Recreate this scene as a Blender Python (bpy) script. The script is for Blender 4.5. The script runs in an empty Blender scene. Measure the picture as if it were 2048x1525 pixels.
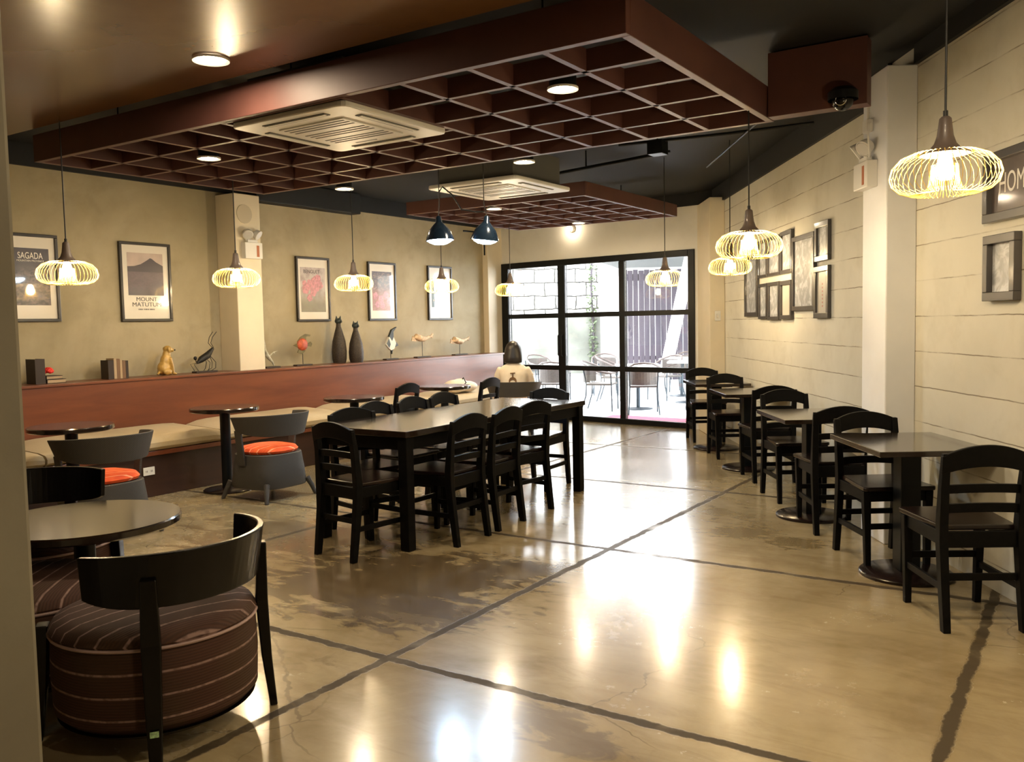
import bpy, bmesh, math, random
from mathutils import Vector, Matrix, Euler, Quaternion
random.seed(7)
R = math.radians
PI = math.pi
scene = bpy.context.scene
COL = scene.collection

# ------------------------------------------------------------------ camera
CAMH = 1.45
yaw, pitch, roll = R(33.378), R(3.764), R(-1.145)
fwd = Vector((-math.sin(yaw)*math.cos(pitch), math.cos(yaw)*math.cos(pitch), -math.sin(pitch)))
r0 = Vector((math.cos(yaw), math.sin(yaw), 0)); u0 = r0.cross(fwd)
rt = r0*math.cos(roll) + u0*math.sin(roll); up = u0*math.cos(roll) - r0*math.sin(roll)
cd = bpy.data.cameras.new('camera'); cam = bpy.data.objects.new('camera', cd); COL.objects.link(cam)
m = Matrix.Identity(4)
for i in range(3):
    m[i][0] = rt[i]; m[i][1] = up[i]; m[i][2] = -fwd[i]
m[2][3] = CAMH
cam.matrix_world = m
cd.sensor_fit = 'HORIZONTAL'; cd.sensor_width = 36; cd.lens = 36*1756.3/2048
cd.clip_start = 0.05; cd.clip_end = 200
scene.camera = cam

# ------------------------------------------------------------------ world + exposure
w = bpy.data.worlds.new('world'); scene.world = w; w.use_nodes = True
w.node_tree.nodes['Background'].inputs[0].default_value = (0.93, 0.97, 1.0, 1)
w.node_tree.nodes['Background'].inputs[1].default_value = 7.5
scene.view_settings.view_transform = 'Standard'
scene.view_settings.look = 'None'
scene.view_settings.gamma = 1
scene.view_settings.use_curve_mapping = False
scene.view_settings.exposure = 1.5
LAMP_CAGE, LAMP_DOWN, LAMP_BELL = 215.0, 190.0, 60.0
scene.cycles.max_bounces = 8; scene.cycles.diffuse_bounces = 5; scene.cycles.glossy_bounces = 4
scene.cycles.transparent_max_bounces = 12; scene.cycles.transmission_bounces = 4
scene.cycles.sample_clamp_indirect = 6; scene.cycles.sample_clamp_direct = 0
scene.cycles.caustics_reflective = False; scene.cycles.caustics_refractive = False
scene.cycles.use_denoising = True

# ------------------------------------------------------------------ materials
def newmat(name):
    mt = bpy.data.materials.new(name); mt.use_nodes = True
    return mt, mt.node_tree, mt.node_tree.nodes['Principled BSDF']
class NT:
    """tiny shorthand for node building"""
    def __init__(s, nt): s.nt = nt
    def n(s, t, **kw):
        nd = s.nt.nodes.new(t)
        for k, v in kw.items(): setattr(nd, k, v)
        return nd
    def set(s, sock, v):
        if hasattr(v, 'is_linked') or isinstance(v, bpy.types.NodeSocket): s.nt.links.new(v, sock)
        else: sock.default_value = v
    def math(s, op, a, b=0.0, c=0.0, clamp=False):
        nd = s.n('ShaderNodeMath', operation=op); nd.use_clamp = clamp
        s.set(nd.inputs[0], a); s.set(nd.inputs[1], b); s.set(nd.inputs[2], c)
        return nd.outputs[0]
    def mix(s, f, a, b, blend='MIX'):
        nd = s.n('ShaderNodeMix', data_type='RGBA', blend_type=blend)
        s.set(nd.inputs[0], f)
        s.set(nd.inputs[6], (*a, 1) if isinstance(a, tuple) and len(a) == 3 else a)
        s.set(nd.inputs[7], (*b, 1) if isinstance(b, tuple) and len(b) == 3 else b)
        return nd.outputs[2]
    def noise(s, vec, scale, detail=4, rough=0.55, dist=0.0):
        nd = s.n('ShaderNodeTexNoise'); s.set(nd.inputs['Vector'], vec)
        nd.inputs['Scale'].default_value = scale; nd.inputs['Detail'].default_value = detail
        nd.inputs['Roughness'].default_value = rough; nd.inputs['Distortion'].default_value = dist
        return nd.outputs['Fac']
    def rng(s, v, a, b, c=0.0, d=1.0, smooth=True):
        nd = s.n('ShaderNodeMapRange'); nd.interpolation_type = 'SMOOTHSTEP' if smooth else 'LINEAR'
        s.set(nd.inputs[0], v); nd.inputs[1].default_value = a; nd.inputs[2].default_value = b
        nd.inputs[3].default_value = c; nd.inputs[4].default_value = d
        return nd.outputs[0]
    def pos(s): return s.n('ShaderNodeNewGeometry').outputs['Position']
    def obj(s): return s.n('ShaderNodeTexCoord').outputs['Object']
    def sep(s, v):
        nd = s.n('ShaderNodeSeparateXYZ'); s.set(nd.inputs[0], v); return nd.outputs
    def map(s, v, loc=(0,0,0), rot=(0,0,0), sc=(1,1,1)):
        nd = s.n('ShaderNodeMapping'); s.set(nd.inputs[0], v)
        nd.inputs[1].default_value = loc; nd.inputs[2].default_value = rot; nd.inputs[3].default_value = sc
        return nd.outputs[0]
    def bump(s, h, bsdf, strength=0.3, dist=0.01):
        nd = s.n('ShaderNodeBump'); nd.inputs['Strength'].default_value = strength
        nd.inputs['Distance'].default_value = dist; s.set(nd.inputs['Height'], h)
        s.nt.links.new(nd.outputs[0], bsdf.inputs['Normal'])
def simple(name, col, rough=0.5, metal=0.0, coat=0.0, var=0.0, vscale=6.0, spec=0.5, bump=0.0):
    mt, nt, b = newmat(name); q = NT(nt)
    b.inputs['Roughness'].default_value = rough; b.inputs['Metallic'].default_value = metal
    b.inputs['Coat Weight'].default_value = coat; b.inputs['Coat Roughness'].default_value = 0.08
    b.inputs['Specular IOR Level'].default_value = spec
    if var > 0:
        f = q.noise(q.obj(), vscale, 5)
        c = q.mix(q.rng(f, 0.3, 0.7), tuple(x*(1-var) for x in col), tuple(min(1, x*(1+var)) for x in col))
        nt.links.new(c, b.inputs['Base Color'])
        if bump: q.bump(f, b, bump, 0.005)
    else:
        b.inputs['Base Color'].default_value = (*col, 1)
    return mt
def emis(name, col, strength):
    mt, nt, b = newmat(name)
    b.inputs['Base Color'].default_value = (0.8, 0.8, 0.8, 1)
    b.inputs['Emission Color'].default_value = (*col, 1); b.inputs['Emission Strength'].default_value = strength
    return mt
def wood(name, c1, c2, rough=0.3, coat=0.3, scale=3.0, axis='Y', spec=0.5):
    mt, nt, b = newmat(name); q = NT(nt)
    sc = {'X': (0.12, 1, 1), 'Y': (1, 0.12, 1), 'Z': (1, 1, 0.12)}[axis]
    v = q.map(q.obj(), sc=sc)
    f = q.noise(v, scale*8, 6, 0.6, 0.4)
    nt.links.new(q.mix(q.rng(f, 0.3, 0.7), c1, c2), b.inputs['Base Color'])
    b.inputs['Roughness'].default_value = rough; b.inputs['Coat Weight'].default_value = coat
    b.inputs['Coat Roughness'].default_value = 0.12; b.inputs['Specular IOR Level'].default_value = spec
    q.bump(f, b, 0.08, 0.003)
    return mt
M = {}
M['espresso'] = wood('espresso_wood', (0.0015, 0.0016, 0.002), (0.004, 0.0035, 0.0035), 0.48, 0.0, spec=0.13)
M['espresso_top'] = wood('espresso_table_top', (0.010, 0.006, 0.004), (0.024, 0.014, 0.009), 0.17, 0.6, 2.0, 'Y', 0.5)
M['espresso_seat'] = wood('espresso_seat', (0.006, 0.003, 0.003), (0.016, 0.008, 0.007), 0.25, 0.12, 2.0, 'Y', 0.35)
M['bench_red'] = wood('red_brown_panel', (0.13, 0.036, 0.014), (0.19, 0.058, 0.022), 0.36, 0.1, 1.0, 'Y')
M['bench_dark'] = wood('dark_brown_panel', (0.028, 0.011, 0.006), (0.045, 0.017, 0.009), 0.4, 0.1, 1.0, 'Y')
M['coffer'] = simple('red_brown_paint', (0.105, 0.042, 0.034), 0.5, var=0.12, vscale=3)
M['soffit'] = simple('glossy_brown_paint', (0.15, 0.072, 0.026), 0.24, var=0.18, vscale=1.2, bump=0.06)
M['black_paint'] = simple('black_paint', (0.003, 0.0035, 0.004), 0.7, var=0.3, vscale=1.5)
M['black_metal'] = simple('black_metal', (0.005, 0.006, 0.007), 0.38, 0.0, 0.0, spec=0.25)
M['black_gloss'] = simple('black_gloss', (0.003, 0.0025, 0.0025), 0.22, 0.0, 0.0, spec=0.35)
M['white_plastic'] = simple('white_plastic', (0.75, 0.74, 0.7), 0.4)
M['cassette'] = simple('cassette_white', (0.80, 0.79, 0.74), 0.4)
M['slot'] = simple('dark_slot', (0.10, 0.10, 0.09), 0.6)
M['reflector'] = simple('bright_reflector', (0.7, 0.7, 0.68), 0.35, 0.3, 0.5)
M['chrome'] = simple('chrome', (0.8, 0.8, 0.8), 0.12, 1.0)
M['cord'] = simple('black_cord', (0.01, 0.01, 0.01), 0.5)
M['cone'] = simple('taupe_metal', (0.13, 0.10, 0.085), 0.45, 0.0, 0.1)
M['gold_wire'] = simple('gold_wire', (0.90, 0.66, 0.16), 0.4, 0.2)
M['bulb'] = emis('warm_bulb', (1.0, 0.77, 0.46), LAMP_CAGE)
M['spot'] = emis('warm_spot', (1.0, 0.8, 0.55), 45.0)
M['down'] = emis('warm_downlight', (1.0, 0.80, 0.54), LAMP_DOWN)
M['led'] = emis('cool_led', (0.55, 0.78, 1.0), LAMP_BELL)
M['bell'] = simple('blue_black_enamel', (0.015, 0.03, 0.055), 0.18, 0.3, 0.5)
M['frame_black'] = simple('black_frame', (0.012, 0.009, 0.008), 0.35, 0, 0.2)
M['frame_grey'] = simple('charcoal_frame', (0.06, 0.055, 0.055), 0.35, 0, 0.3)
M['paper'] = simple('poster_paper', (0.72, 0.68, 0.6), 0.3, 0, 1.0)
M['skin'] = simple('skin', (0.45, 0.25, 0.16), 0.5)
M['hair'] = simple('dark_hair', (0.012, 0.008, 0.007), 0.4)
M['shirt'] = simple('cream_shirt', (0.82, 0.72, 0.58), 0.8, var=0.05, vscale=10)
M['trousers'] = simple('dark_trousers', (0.03, 0.03, 0.04), 0.8)
M['print'] = simple('brown_print', (0.17, 0.09, 0.04), 0.8)
M['red'] = simple('red_petals', (0.75, 0.03, 0.02), 0.5)
M['gold'] = simple('golden_resin', (0.50, 0.31, 0.08), 0.35, 0.1, 0.3, var=0.15, vscale=30)
M['iron'] = simple('dark_iron', (0.02, 0.018, 0.015), 0.5, 0.3, var=0.3, vscale=30)
M['sage'] = simple('pale_patina', (0.45, 0.43, 0.33), 0.5, 0.2, var=0.25, vscale=30)
M['driftwood'] = simple('pale_driftwood', (0.62, 0.45, 0.28), 0.7, var=0.3, vscale=25)
M['fish_red'] = simple('painted_red', (0.45, 0.08, 0.03), 0.5, var=0.3, vscale=30)
M['fish_olive'] = simple('painted_olive', (0.12, 0.10, 0.03), 0.5, var=0.3, vscale=30)
M['fish_white'] = simple('painted_white', (0.7, 0.68, 0.6), 0.5)
M['fish_black'] = simple('painted_black', (0.02, 0.03, 0.03), 0.5)
M['cat'] = simple('brown_stoneware', (0.035, 0.025, 0.018), 0.6, var=0.4, vscale=60, bump=0.3)
M['book_dark'] = simple('dark_book', (0.03, 0.018, 0.012), 0.6)
M['book_brown'] = simple('brown_book', (0.18, 0.10, 0.05), 0.6)
M['book_tan'] = simple('tan_book', (0.42, 0.31, 0.19), 0.6)
M['letter_white'] = simple('white_lettering', (0.8, 0.77, 0.72), 0.5)
M['letter_dark'] = simple('dark_lettering', (0.03, 0.02, 0.03), 0.4, 0, 0.8)
M['sticker'] = simple('green_sticker', (0.35, 0.55, 0.3), 0.6, var=0.5, vscale=90)
M['red_label'] = simple('red_label', (0.42, 0.14, 0.06), 0.5)
M['mat_red'] = simple('red_mat', (0.36, 0.022, 0.05), 0.9)
M['pave'] = simple('pale_paving', (0.62, 0.63, 0.62), 0.7, var=0.08, vscale=1.0)
M['out_wall'] = simple('pale_render', (0.72, 0.73, 0.70), 0.9, var=0.1, vscale=0.8)
M['moss_wall'] = simple('weathered_render', (0.12, 0.127, 0.11), 0.9, var=0.25, vscale=1.2)
M['fence'] = wood('fence_wood', (0.024, 0.018, 0.028), (0.038, 0.03, 0.042), 0.7, 0, 1.0, 'Z')
M['canopy'] = simple('grey_canopy', (0.09, 0.095, 0.10), 0.7)
M['strut'] = simple('white_strut', (0.8, 0.82, 0.84), 0.6)
M['steel'] = simple('bluish_steel', (0.018, 0.026, 0.034), 0.35, 0.6)
M['leaf'] = simple('ivy_green', (0.07, 0.10, 0.05), 0.7, var=0.5, vscale=12)
M['sling'] = simple('taupe_sling', (0.045, 0.038, 0.034), 0.8, var=0.15, vscale=40)
M['rail_wood'] = simple('brown_rail', (0.035, 0.022, 0.018), 0.5)
M['tabletop_out'] = simple('white_table', (0.75, 0.77, 0.78), 0.4)

def mk_floor():
    mt, nt, b = newmat('stained_concrete'); q = NT(nt)
    P = q.pos(); xyz = q.sep(P)
    n1 = q.noise(P, 0.9, 8, 0.6, 0.6); n2 = q.noise(q.map(P, rot=(0, 0, R(35)), sc=(1, 3.2, 1)), 2.3, 8, 0.62, 0.8)
    n3 = q.noise(P, 14, 6, 0.65)
    c = q.mix(q.rng(n1, 0.3, 0.7), (0.29, 0.22, 0.115), (0.46, 0.37, 0.215))
    c = q.mix(q.math('MULTIPLY', q.rng(n2, 0.42, 0.72), 0.5), c, (0.23, 0.16, 0.075))
    c = q.mix(q.math('MULTIPLY', q.rng(n3, 0.4, 0.75), 0.12), c, (0.50, 0.42, 0.27))
    # stains with a shape of their own
    def blob(x, y, rx, ry, rot, thr, sc=2.5):
        d = q.map(P, loc=(0, 0, 0))
        sx = q.math('SUBTRACT', xyz[0], x); sy = q.math('SUBTRACT', xyz[1], y)
        ca, sa = math.cos(rot), math.sin(rot)
        u = q.math('ADD', q.math('MULTIPLY', sx, ca/rx), q.math('MULTIPLY', sy, sa/rx))
        v = q.math('ADD', q.math('MULTIPLY', sx, -sa/ry), q.math('MULTIPLY', sy, ca/ry))
        r = q.math('SQRT', q.math('ADD', q.math('MULTIPLY', u, u), q.math('MULTIPLY', v, v)))
        nn = q.noise(q.map(P, loc=(x*3, y, 0), rot=(0, 0, R(-33)), sc=(1, 2.2, 1)), sc, 6, 0.6, 1.0)
        k = q.math('SUBTRACT', q.math('MULTIPLY_ADD', nn, 2.4, -0.7), r)
        return q.rng(k, thr, thr+0.38)
    for (x, y, rx, ry, rot, thr, sc, col, f) in [
        (-3.3, 3.75, 1.0, 0.75, 0.5, -0.42, 3.5, (0.075, 0.05, 0.028), 0.8),
        (-2.85, 3.35, 0.55, 0.3, 0.4, -0.5, 5.0, (0.13, 0.10, 0.075), 0.75),
        (-2.75, 4.25, 0.35, 0.28, 0.4, -0.5, 5.0, (0.12, 0.09, 0.06), 0.7),
        (-4.6, 4.1, 1.2, 0.8, 0.2, -0.35, 2.2, (0.10, 0.065, 0.028), 0.65),
        (-1.55, 5.65, 0.22, 0.16, 0.3, -0.55, 7, (0.17, 0.12, 0.05), 0.7),
        (-1.95, 5.75, 0.35, 0.22, 0.3, -0.35, 9, (0.18, 0.13, 0.06), 0.6),
        (-1.55, 2.62, 0.32, 0.13, -0.3, -0.5, 4, (0.13, 0.10, 0.09), 0.6),
        (-3.6, 2.4, 1.0, 0.6, 0.2, -0.3, 2.5, (0.16, 0.11, 0.055), 0.55)]:
        c = q.mix(q.math('MULTIPLY', blob(x, y, rx, ry, rot, thr, sc), f), c, col)
    # saw-cut joints filled with a darker grout, 2.15 m by 2.12 m
    wob = q.math('MULTIPLY_ADD', q.noise(P, 9, 4, 0.6), 0.05, -0.025)
    masks = []
    for ax, o, per in ((0, -0.385, 2.15), (1, 2.82, 2.115)):
        t = q.math('WRAP', q.math('ADD', q.math('ADD', xyz[ax], -o), wob), per/2, -per/2)
        masks.append(q.rng(q.math('ABSOLUTE', t), 0.018, 0.032, 1.0, 0.0))
    jm = q.math('MAXIMUM', masks[0], masks[1])
    jm = q.math('MULTIPLY', jm, q.rng(q.noise(P, 3.1, 5), 0.25, 0.5, 0.55, 0.95))
    c = q.mix(jm, c, (0.06, 0.045, 0.028))
    # hairline cracks
    vo = q.n('ShaderNodeTexVoronoi', feature='DISTANCE_TO_EDGE'); nt.links.new(q.map(P, loc=(3.1, 0.4, 0)), vo.inputs['Vector'])
    wv = q.noise(P, 5, 3); add = q.n('ShaderNodeVectorMath', operation='ADD'); nt.links.new(q.map(P, loc=(2.2, 0.9, 0)), add.inputs[0])
    cmb = q.n('ShaderNodeCombineXYZ'); nt.links.new(q.math('MULTIPLY', wv, 0.25), cmb.inputs[0]); nt.links.new(cmb.outputs[0], add.inputs[1])
    nt.links.new(add.outputs[0], vo.inputs['Vector']); vo.inputs['Scale'].default_value = 1.0
    ck = q.math('MULTIPLY', q.rng(vo.outputs['Distance'], 0.002, 0.005, 1, 0), q.rng(q.noise(P, 0.8, 2), 0.52, 0.6))
    c = q.mix(q.math('MULTIPLY', ck, 0.6), c, (0.12, 0.085, 0.045))
    nt.links.new(c, b.inputs['Base Color'])
    ro = q.math('ADD', q.rng(n3, 0.3, 0.7, 0.19, 0.23), q.math('MULTIPLY', q.rng(n1, 0.3, 0.7), 0.06))
    nt.links.new(q.math('ADD', ro, q.math('MULTIPLY', jm, 0.35)), b.inputs['Roughness'])
    nt.links.new(q.math('MULTIPLY_ADD', jm, -0.6, 0.6), b.inputs['Coat Weight'])
    nt.links.new(q.math('MULTIPLY_ADD', jm, -0.45, 0.55), b.inputs['Specular IOR Level'])
    b.inputs['Coat Roughness'].default_value = 0.14
    h = q.math('ADD', q.noise(P, 3.0, 4), q.math('MULTIPLY', jm, -0.3))
    q.bump(h, b, 0.035, 0.01)
    return mt
M['floor'] = mk_floor()
def mk_plaster(name, ca, cb, cc, scale=1.0, lines=None):
    mt, nt, b = newmat(name); q = NT(nt)
    P = q.pos(); xyz = q.sep(P)
    n1 = q.noise(P, 0.8*scale, 7, 0.6, 0.5); n2 = q.noise(P, 3.0*scale, 7, 0.65, 0.3)
    c = q.mix(q.rng(n1, 0.3, 0.7), ca, cb)
    c = q.mix(q.math('MULTIPLY', q.rng(n2, 0.45, 0.75), 0.5), c, cc)
    h = n2
    if lines:
        z0, per = lines
        wob = q.math('MULTIPLY_ADD', q.noise(P, 6, 3), 0.012, -0.006)
        t = q.math('WRAP', q.math('ADD', q.math('ADD', xyz[2], -z0), wob), per/2, -per/2)
        lm = q.rng(q.math('ABSOLUTE', t), 0.0015, 0.0045, 1, 0)
        lm = q.math('MULTIPLY', lm, q.rng(q.noise(P, 2.2, 5), 0.38, 0.55, 0.15, 0.85))
        c = q.mix(lm, c, (0.16, 0.12, 0.07)); h = q.math('SUBTRACT', n2, lm)
    nt.links.new(c, b.inputs['Base Color'])
    b.inputs['Roughness'].default_value = 0.75
    q.bump(h, b, 0.15, 0.01)
    return mt
M['wall_left'] = mk_plaster('olive_plaster', (0.34, 0.29, 0.18), (0.45, 0.39, 0.26), (0.29, 0.245, 0.15))
M['wall_back'] = mk_plaster('cream_plaster', (0.68, 0.67, 0.62), (0.74, 0.73, 0.68), (0.62, 0.61, 0.56))
M['wall_right'] = mk_plaster('board_marked_plaster', (0.62, 0.60, 0.51), (0.71, 0.69, 0.60), (0.53, 0.505, 0.41), 1.0, (0.79, 0.2178))
M['pillar'] = mk_plaster('grey_render', (0.20, 0.18, 0.13), (0.26, 0.235, 0.17), (0.17, 0.15, 0.11), 1.5)
M['column'] = simple('white_column_paint', (0.80, 0.82, 0.86), 0.6, var=0.04, vscale=2)
M['column_cream'] = simple('cream_column_paint', (0.74, 0.66, 0.50), 0.6, var=0.05, vscale=2)

def mk_glass():
    mt, nt, b = newmat('clear_glass'); q = NT(nt)
    tr = q.n('ShaderNodeBsdfTransparent'); gl = q.n('ShaderNodeBsdfGlossy'); gl.inputs['Roughness'].default_value = 0.02
    fr = q.n('ShaderNodeFresnel'); fr.inputs[0].default_value = 1.45
    mx = q.n('ShaderNodeMixShader'); nt.links.new(fr.outputs[0], mx.inputs[0])
    nt.links.new(tr.outputs[0], mx.inputs[1]); nt.links.new(gl.outputs[0], mx.inputs[2])
    nt.links.new(mx.outputs[0], nt.nodes['Material Output'].inputs[0])
    return mt
M['glass'] = mk_glass()
def mk_cushion():
    mt, nt, b = newmat('orange_striped_fabric'); q = NT(nt)
    O = q.obj(); s = q.sep(q.map(O, rot=(0, 0, R(8))))
    t = q.math('WRAP', s[1], 0.035, -0.035)
    l = q.rng(q.math('ABSOLUTE', t), 0.002, 0.006, 1, 0)
    t2 = q.math('WRAP', s[1], 0.008, -0.008)
    c = q.mix(q.rng(q.noise(O, 12, 4), 0.3, 0.7), (0.75, 0.085, 0.02), (0.88, 0.15, 0.03))
    c = q.mix(q.math('MULTIPLY', q.rng(q.math('ABSOLUTE', t2), 0.002, 0.006), 0.3), c, (0.6, 0.05, 0.015))
    c = q.mix(q.math('MULTIPLY', l, 0.75), c, (0.95, 0.5, 0.3))
    nt.links.new(c, b.inputs['Base Color']); b.inputs['Roughness'].default_value = 0.85
    return mt
M['cushion'] = mk_cushion()
def mk_tub(side):
    mt, nt, b = newmat('brown_stripe_' + ('drum' if side else 'seat')); q = NT(nt)
    O = q.obj()
    s = q.sep(O)
    if side:
        co = q.math('ADD', s[2], q.math('MULTIPLY_ADD', q.noise(O, 4, 2), 0.008, -0.004)); per, off = 0.078, 0.315
    else:
        s = q.sep(q.map(O, rot=(0, 0, R(20)))); co = s[1]; per, off = 0.072, 0.01
    t = q.math('WRAP', q.math('ADD', co, -off), per/2, -per/2)
    l = q.rng(q.math('ABSOLUTE', t), 0.002, 0.0055, 1, 0)
    l = q.math('MULTIPLY', l, q.rng(q.noise(O, 45, 2), 0.3, 0.6, 0.45, 1.0))
    fine = q.rng(q.math('ABSOLUTE', q.math('WRAP', co, 0.005, -0.005)), 0.001, 0.004)
    c = q.mix(q.math('MULTIPLY', fine, 0.6), (0.065, 0.024, 0.012), (0.032, 0.012, 0.007))
    c = q.mix(q.rng(q.noise(O, 3, 2), 0.4, 0.6), c, q.mix(0.5, c, (0.05, 0.028, 0.01)))
    c = q.mix(q.math('MULTIPLY', l, 0.8), c, (0.36, 0.24, 0.21))
    nt.links.new(c, b.inputs['Base Color']); b.inputs['Roughness'].default_value = 0.85
    q.bump(fine, b, 0.2, 0.004)
    return mt
M['tub_side'] = mk_tub(True); M['tub_top'] = mk_tub(False)
def mk_wicker():
    mt, nt, b = newmat('grey_wicker'); q = NT(nt)
    s = q.sep(q.obj())
    ang = q.math('ARCTAN2', s[1], s[0])
    a = q.math('SINE', q.math('MULTIPLY', ang, 150.0)); z = q.math('SINE', q.math('MULTIPLY', s[2], 520.0))
    f = q.math('MULTIPLY', a, z); f = q.rng(f, -0.6, 0.6)
    nt.links.new(q.mix(f, (0.03, 0.028, 0.027), (0.062, 0.058, 0.054)), b.inputs['Base Color'])
    b.inputs['Roughness'].default_value = 0.6; q.bump(f, b, 0.35, 0.004)
    return mt
M['wicker'] = mk_wicker()
def mk_bench():
    mt, nt, b = newmat('beige_cushion_fabric'); q = NT(nt)
    O = q.pos(); f = q.noise(O, 60, 3); g = q.noise(O, 1.5, 5)
    c = q.mix(q.rng(g, 0.35, 0.65), (0.46, 0.37, 0.23), (0.54, 0.45, 0.30)); c = q.mix(q.math('MULTIPLY', f, 0.25), c, (0.3, 0.24, 0.15))
    nt.links.new(c, b.inputs['Base Color']); b.inputs['Roughness'].default_value = 0.9; q.bump(f, b, 0.2, 0.004)
    return mt
M['bench_cloth'] = mk_bench()
def mk_stone():
    mt, nt, b = newmat('pale_stone_blocks'); q = NT(nt)
    br = q.n('ShaderNodeTexBrick'); O = q.obj(); s = q.sep(O); cb = q.n('ShaderNodeCombineXYZ')
    nt.links.new(q.math('ADD', s[0], q.math('MULTIPLY', q.noise(O, 3, 3), 0.12)), cb.inputs[0])
    nt.links.new(q.math('ADD', s[2], q.math('MULTIPLY', q.noise(O, 2, 3), 0.15)), cb.inputs[1])
    nt.links.new(cb.outputs[0], br.inputs[0])
    br.inputs['Color1'].default_value = (0.5, 0.5, 0.46, 1); br.inputs['Color2'].default_value = (0.8, 0.8, 0.77, 1)
    br.inputs['Mortar'].default_value = (0.02, 0.02, 0.018, 1); br.inputs['Scale'].default_value = 1.0
    br.inputs['Brick Width'].default_value = 0.62; br.inputs['Row Height'].default_value = 0.38; br.inputs['Mortar Size'].default_value = 0.02
    nt.links.new(br.outputs[0], b.inputs['Base Color']); b.inputs['Roughness'].default_value = 0.9
    return mt
M['stone'] = mk_stone()
def mk_print(kind):
    """printed pictures; local x right, y up, metres"""
    mt, nt, b = newmat('print_' + kind); q = NT(nt)
    O = q.obj(); s = q.sep(O); n = q.noise(O, 14, 6); n2 = q.noise(q.map(O, sc=(1, 1.6, 1)), 22, 6, 0.6, 0.8)
    if kind == 'rocks':
        c = q.mix(q.rng(n2, 0.35, 0.65), (0.012, 0.010, 0.016), (0.14, 0.10, 0.11))
        c = q.mix(q.rng(s[1], 0.02, 0.12), c, (0.035, 0.028, 0.045))
    elif kind == 'lake':
        c = q.mix(q.rng(s[1], -0.19, 0.03), (0.035, 0.028, 0.05), (0.11, 0.075, 0.11))
        c = q.mix(q.math('MULTIPLY', q.rng(n2, 0.4, 0.6), 0.35), c, (0.05, 0.04, 0.06))
    elif kind == 'blossom':
        c = q.mix(q.rng(s[1], -0.2, 0.05), (0.20, 0.19, 0.13), (0.46, 0.40, 0.40))
        c = q.mix(q.math('MULTIPLY', q.rng(n, 0.4, 0.7), 0.5), c, (0.16, 0.11, 0.09))
    elif kind == 'garden':
        c = q.mix(q.rng(s[1], -0.1, 0.12), (0.34, 0.15, 0.13), (0.10, 0.09, 0.11))
        c = q.mix(q.math('MULTIPLY', q.rng(n2, 0.45, 0.65), 0.6), c, (0.42, 0.28, 0.24))
    elif kind == 'forest':
        c = q.mix(q.rng(s[1], -0.2, 0.15), (0.02, 0.055, 0.04), (0.22, 0.28, 0.22))
        c = q.mix(q.math('MULTIPLY', q.rng(n2, 0.4, 0.6), 0.45), c, (0.015, 0.03, 0.028))
    else:
        c = q.mix(q.rng(q.noise(O, 9, 5, 0.6, 1.2), 0.42, 0.62), (0.40, 0.42, 0.45), (0.74, 0.77, 0.81))
    nt.links.new(c, b.inputs['Base Color']); b.inputs['Roughness'].default_value = 0.35
    b.inputs['Coat Weight'].default_value = 1.0; b.inputs['Coat Roughness'].default_value = 0.03
    return mt
for k in ('rocks', 'lake', 'blossom', 'garden', 'forest', 'mono'): M['p_' + k] = mk_print(k)
M['p_sepia'] = simple('brown_sign_board', (0.09, 0.065, 0.055), 0.4, 0, 0.6, var=0.2, vscale=8)
M['pink'] = simple('pink_blossom', (0.50, 0.20, 0.24), 0.35, 0, 1.0, var=0.3, vscale=40)
M['mountain'] = simple('mountain_print', (0.04, 0.028, 0.05), 0.35, 0, 1.0)

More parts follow.
